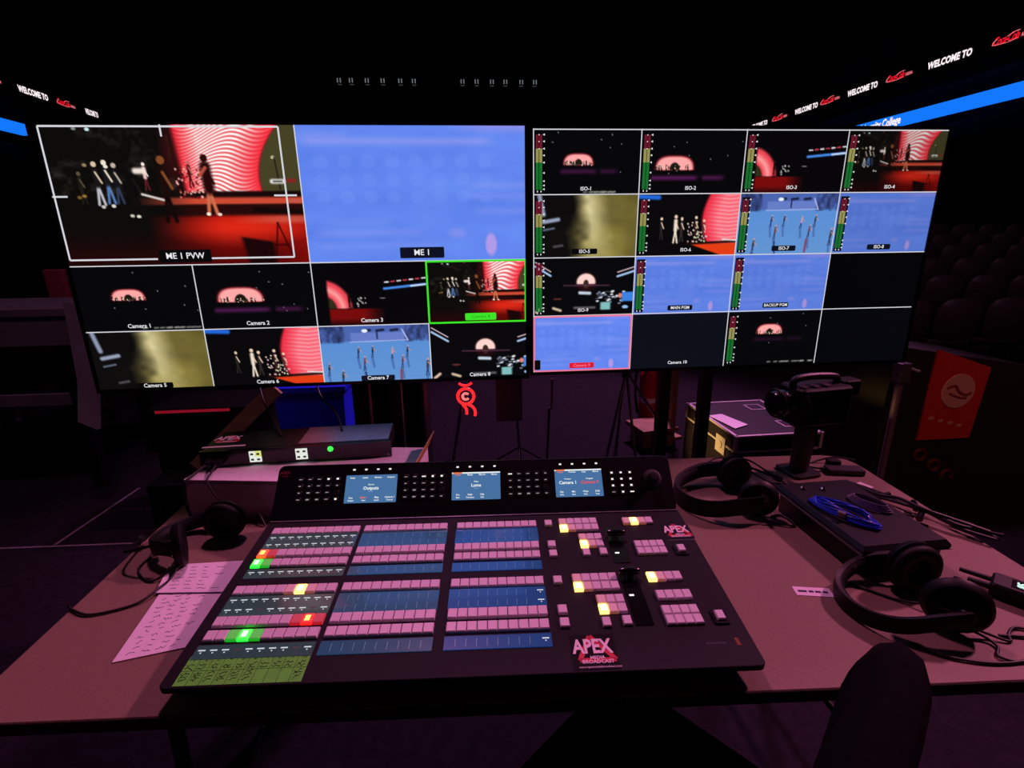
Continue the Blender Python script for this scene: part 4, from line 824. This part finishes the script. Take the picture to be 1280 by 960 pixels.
B().cyl((-1.2, 0, 0), (-.05, 0, 0), .025, n=14).build('tube', mat('steel', (150, 140, 150), .35, .8), pp); B().rbox(-.08, .12, -.06, .06, -.03, .07, .02, .006).build('clamp', gloss, pp); B().cyl((-.02, -.07, .03), (-.02, .07, .03), .014, n=10).build('clamp_bolt', alu, pp)
# branded counter on the right with a pole
cn = empty('drink_counter', 'dark counter with a red panel and white disc emblem at right', 'counter', (2.95, 2.65, 0))
cloth = mat('counter_dark', (26, 18, 18), .8, noise=.25, nscale=10)
B().layers([[(-.52, y, 0), (.62, y, 0), (.62, y, .66), (.45, y, .70), (-.5, y, .86)] for y in (.7, 0)]).build('counter_body', cloth, cn, smooth=0)
pr = B().layers([[(-.25, y, .835), (.115, y, .715), (.085, y, .27), (-.26, y, .268)] for y in (0, -.012)]).build('red_panel', mat('panel_red', (206, 44, 36), .6, noise=.08), cn, (0, -.001, 0), smooth=0)
dc = B().lathe([(0, -.004), (.105, -.004), (.107, 0)], 'y', n=40).build('emblem_disc', mat('emblem_pale', (226, 160, 150), .6), cn, (-.065, -.0135, .575)); dc['label'] = 'pale round emblem'
b = B(); b.tube(smoothpath([(-.08, 0, .02), (-.03, 0, .035), (.0, 0, .0), (.05, 0, -.025), (.085, 0, -.01)], 6), .009, 6); b.tube(smoothpath([(-.06, 0, -.01), (0, 0, -.035), (.06, 0, -.045)], 6), .007, 6); b.xf(Matrix.Scale(.3, 4, (0, 1, 0))); b.build('emblem_swoosh', mat('emblem_mark', (150, 60, 60), .6), dc, (0, -.005, 0))
for k in range(4): B().box(-.016, .016, -.001, 0, -.009, .009).build('panel_mark', MATS['emblem_pale'], cn, (-.20+.065*k, -.0135, .41-.018*k), smooth=0)
for k in range(3): B().torus((-.21+.105*k, -.004, .165-.075*k), .035, .012, 'y', 24, 6).build('red_ring', mat('ring_red', (90, 18, 22), .7), cn)
po = empty('upright_pole', 'slim purple-lit pole left of the dark counter', 'pole', (2.37, 2.50, 0))
B().cyl((0, 0, .02), (0, 0, .70), .018, n=12).build('tube', mat('pole_paint', (110, 84, 110), .4), po); B().lathe([(.1, 0), (.1, .012), (.03, .02), (.02, .03)], n=20).build('foot', blackm, po); B().rbox(-.03, .03, -.03, .03, .69, .80, .008, .003).build('head', grey, po); B().cyl((0, 0, .78), (.12, .02, .74), .009, n=10).build('side_arm', alu, po)

# ------------------------------------------------------------------ arena seats
seatm = mat('seat_plastic', (46, 32, 40), .55, noise=.2)
def make_seat():
    r = empty('arena_seat', '', 'seat'); b = B(); L = []
    for y, k in ((.03, .9), (.0, 1), (-.03, .88)):
        L.append([(.23*k*math.copysign(abs(math.cos(a))**.6, math.cos(a)), y-.05*math.sin(a)*.6, .66+.22*k*math.copysign(abs(math.sin(a))**.7, math.sin(a))) for a in [2*PI*i/20 for i in range(20)]])
    b.layers(L[::-1]).build('backrest', seatm, r, smooth=60); B().rbox(-.22, .22, .03, .42, .40, .46, .05, .015).build('seat_pan', seatm, r)
    for x in (-.2, .2): B().box(x-.015, x+.015, .1, .3, 0, .41).build('support', blackm, r, smooth=0)
    return r
proto = make_seat(); first = True
for side, rows in ((1, [(4.6+.85*k, .16*k, 4.3+.62*k, 8+k) for k in range(6)]), (-1, [(5.6+.9*k, .22*k, 3.6+.5*k, 6) for k in range(5)])):
    for yv, zv, x0, n in rows:
        for i in range(n):
            o = proto if first else copy_tree(proto); first = False
            o.location = (side*(x0+.54*i), yv, zv); o.rotation_euler = (0, 0, rad(-6*side))
            o['label'] = 'dark arena seat in the dim rows behind the counter' if side > 0 else 'dark arena seat in the dim rows left of the left monitor'
            o['group'] = 'seat rows at the right' if side > 0 else 'seat rows at the left'
nstep = 0
for side in (1, -1):   # steps under the seat rows
    for yv, zv, x0, n in ([(4.6+.85*k, .16*k, 4.3+.62*k, 8+k) for k in range(6)] if side > 0 else [(5.6+.9*k, .22*k, 3.6+.5*k, 6) for k in range(5)]):
        if zv > 0:
            nstep += 1; xa, xb = sorted((side*(x0-.3), side*(x0+.54*n)))
            struct(B().box(xa, xb, yv-.3, yv+.5, 0, zv).build('trim_%d' % nstep, darkwall, smooth=0))

# ------------------------------------------------------------------ ribbon boards
rib_black = mat('ribbon_off', (6, 6, 8), .6); wtxt = glow('ribbon_white', (255, 240, 245), 1.1); rtxt = glow('ribbon_red', (236, 20, 44), 1.1); rout = glow('ribbon_pink', (255, 130, 140), 1.0); blue = glow('ribbon_blue', (20, 120, 255), 1)
def ribbon(label, loc, rz, L, h, m): 
    o = empty('ribbon_board', label, 'led board', loc, rz); B().box(0, L, 0, .15, -h/2, h/2).build('board', m, o, smooth=0); return o
def cola(o, x, size):
    t_ = text('logo', 'Coca-Cola', size*1.05, rtxt, o, (x, -.012, .03), (rad(90), 0, 0), align='LEFT', shear=.35, bold=size*.016, space=.86); t_.scale = (.78, 1.3, 1)
    b = B(); b.tube(smoothpath([(x+.02*size, -.02, -.18*size), (x+.12*size, -.02, .18*size), (x+.55*size, -.02, .42*size)], 6), .035*size, 5); b.tube(smoothpath([(x+.02*size, -.02, -.18*size), (x+.9*size, -.02, -.30*size), (x+2.1*size, -.02, -.34*size), (x+3.0*size, -.02, -.22*size)], 6), .028*size, 5)
    b.tube(smoothpath([(x+1.7*size, -.02, .34*size), (x+2.4*size, -.02, .62*size), (x+3.1*size, -.02, .66*size)], 6), .032*size, 5); b.build('logo_swash', rout, o, smooth=0)
    text('logo', 'ARENA', size*.62, rout, o, (x+3.35*size, -.012, .0), (rad(90), 0, 0), align='LEFT', bold=size*.014, space=1.1).scale = (.55, 1, 1)
# right upper board: local x runs from far (left in view) to near
ang = math.atan2(12.0, -1.15); dirv = Vector((1.2, -12.0)).normalized(); far = Vector((14.0, 26.0)); Lr = 18.0
ro = ribbon('upper right ribbon board with welcome words and red script logos', (far.x, far.y, 6.70), math.atan2(dirv.y, dirv.x), Lr, .75, rib_black)
def wl(o, x0, x1, body='WELCOME TO'):
    me = text_mesh(body, .27, wtxt, align='LEFT', bold=.012, space=1.05); wd_ = max(v.co.x for v in me.vertices); t_ = put('lettering', me, o, (x0, -.012, 0), (rad(90), 0, 0)); t_.scale = ((x1-x0)/wd_, 1, 1)
for y1, y0 in ((17.0, 15.65), (20.15, 18.85), (22.95, 21.65), (26.0, 24.75)): wl(ro, 26-y1, 26-y0)
for y1 in (18.5, 21.5, 24.4, 15.1): cola(ro, 26-y1, .215)
rb = ribbon('long blue glowing ribbon board at right with white college lettering', (far.x, far.y, 5.31), math.atan2(dirv.y, dirv.x), Lr, .38, blue)
me = text_mesh('University College', .36, wtxt, align='LEFT', bold=.010); wd_ = max(v.co.x for v in me.vertices); t_ = put('lettering', me, rb, (26-19.4, -.012, 0), (rad(90), 0, 0)); t_.scale = (1.75/wd_, 1, 1)
# left boards: local x runs from near (left) to far
lo = ribbon('upper left ribbon board with welcome words and a red script logo', (-15.0, 12.0, 6.70), rad(90), 14, .75, rib_black)
wl(lo, 8.3, 9.55); wl(lo, 11.4, 12.1); wl(lo, 5.0, 6.3)
for x in (9.95, 6.75): cola(lo, x, .20)
ribbon('short blue glowing ribbon board at the left edge', (-15.0, 12.0, 5.40), rad(90), 8.2, .36, blue)

# ------------------------------------------------------------------ lighting truss with lamps
trm = mat('truss_metal', (60, 52, 56), .5, .6)
for xa, xb, lab, cnt in ((-5.2, -1.4, 'left hanging truss with a row of six small lamps', 6), (-.5, 3.3, 'right hanging truss with a row of six small lamps', 6)):
    tr = empty('lighting_truss', lab, 'truss', (xa, 22.2, 8.0)); Lt = xb-xa
    for y, z in ((0, 0), (.3, 0), (0, .3), (.3, .3)): B().cyl((0, y, z), (Lt, y, z), .025, n=8).build('chord', trm, tr)
    b = B(); k = 0; x = 0
    while x < Lt-.25: b.cyl((x, 0, .3*(k % 2)), (x+.3, 0, .3*((k+1) % 2)), .012, n=6); b.cyl((x, .3, .3*(k % 2)), (x+.3, .3, .3*((k+1) % 2)), .012, n=6); x += .3; k += 1
    tag(b.build('bracing', trm, tr), kind='stuff')
    for x in (.3, Lt-.3): B().cyl((x, .15, .3), (x, .15, 6), .01, n=6).build('hanger', blackm, tr)
sl = empty('stage_lamp', '', 'stage light'); lens = glow('lamp_lens', (60, 62, 66), .6)
B().box(-.14, .14, -.08, .08, .30, .42).build('lamp_base', blackm, sl, smooth=0)
for x in (-.14, .14): B().box(x-.02, x+.02, -.05, .05, -.02, .32).build('yoke_arm', blackm, sl, smooth=0)
B().lathe([(.07, .13), (.11, .06), (.11, -.10), (.095, -.14)], 'z', n=14).build('lamp_head', blackm, sl); B().lathe([(.0, -.143), (.09, -.143), (.09, -.13)], 'z', n=14).build('lens', lens, sl)
for x in (-.055, .05): B().box(x-.018, x+.018, -.115, -.105, -.10, .05).build('light_streak', glow('streak_glow', (130, 136, 140), .7), sl, smooth=0)  # paired streaks of lamp light, put in as glowing bars
for k, x in enumerate((-4.74, -4.29, -3.69, -3.09, -2.42, -1.90, -.02, .53, 1.13, 1.66, 2.29, 2.83)):
    o = sl if k == 0 else copy_tree(sl); o.location = (x, 22.2, 7.555)
    o['label'] = ('small pale stage lamp, number %s from the left on the %s truss' % (('one', 'two', 'three', 'four', 'five', 'six')[k % 6], 'left' if k < 6 else 'right')); o['group'] = 'stage lamps on the trusses'
for x, z, lab in ((-3.0, 9.6, 'dim hanging loudspeaker cluster above the left truss'), (-.3, 9.7, 'dim hanging loudspeaker cluster above the gap between trusses'), (1.9, 9.5, 'dim hanging loudspeaker cluster above the right truss')):
    hs = empty('hanging_speaker', lab, 'speaker', (x, 23.5, z-.6))
    for k in range(3): B().box(-.5, .5, -.25+.05*k, .25+.05*k, .42*k, .42*k+.38).build('speaker_box', mat('red_lit_box', (58, 22, 24), .6, noise=.4, nscale=4), hs, smooth=0)  # dim red light put into the boxes' base colour
    B().cyl((0, 0, 1.2), (0, 0, 5.0), .015, n=6).build('hanger', blackm, hs)
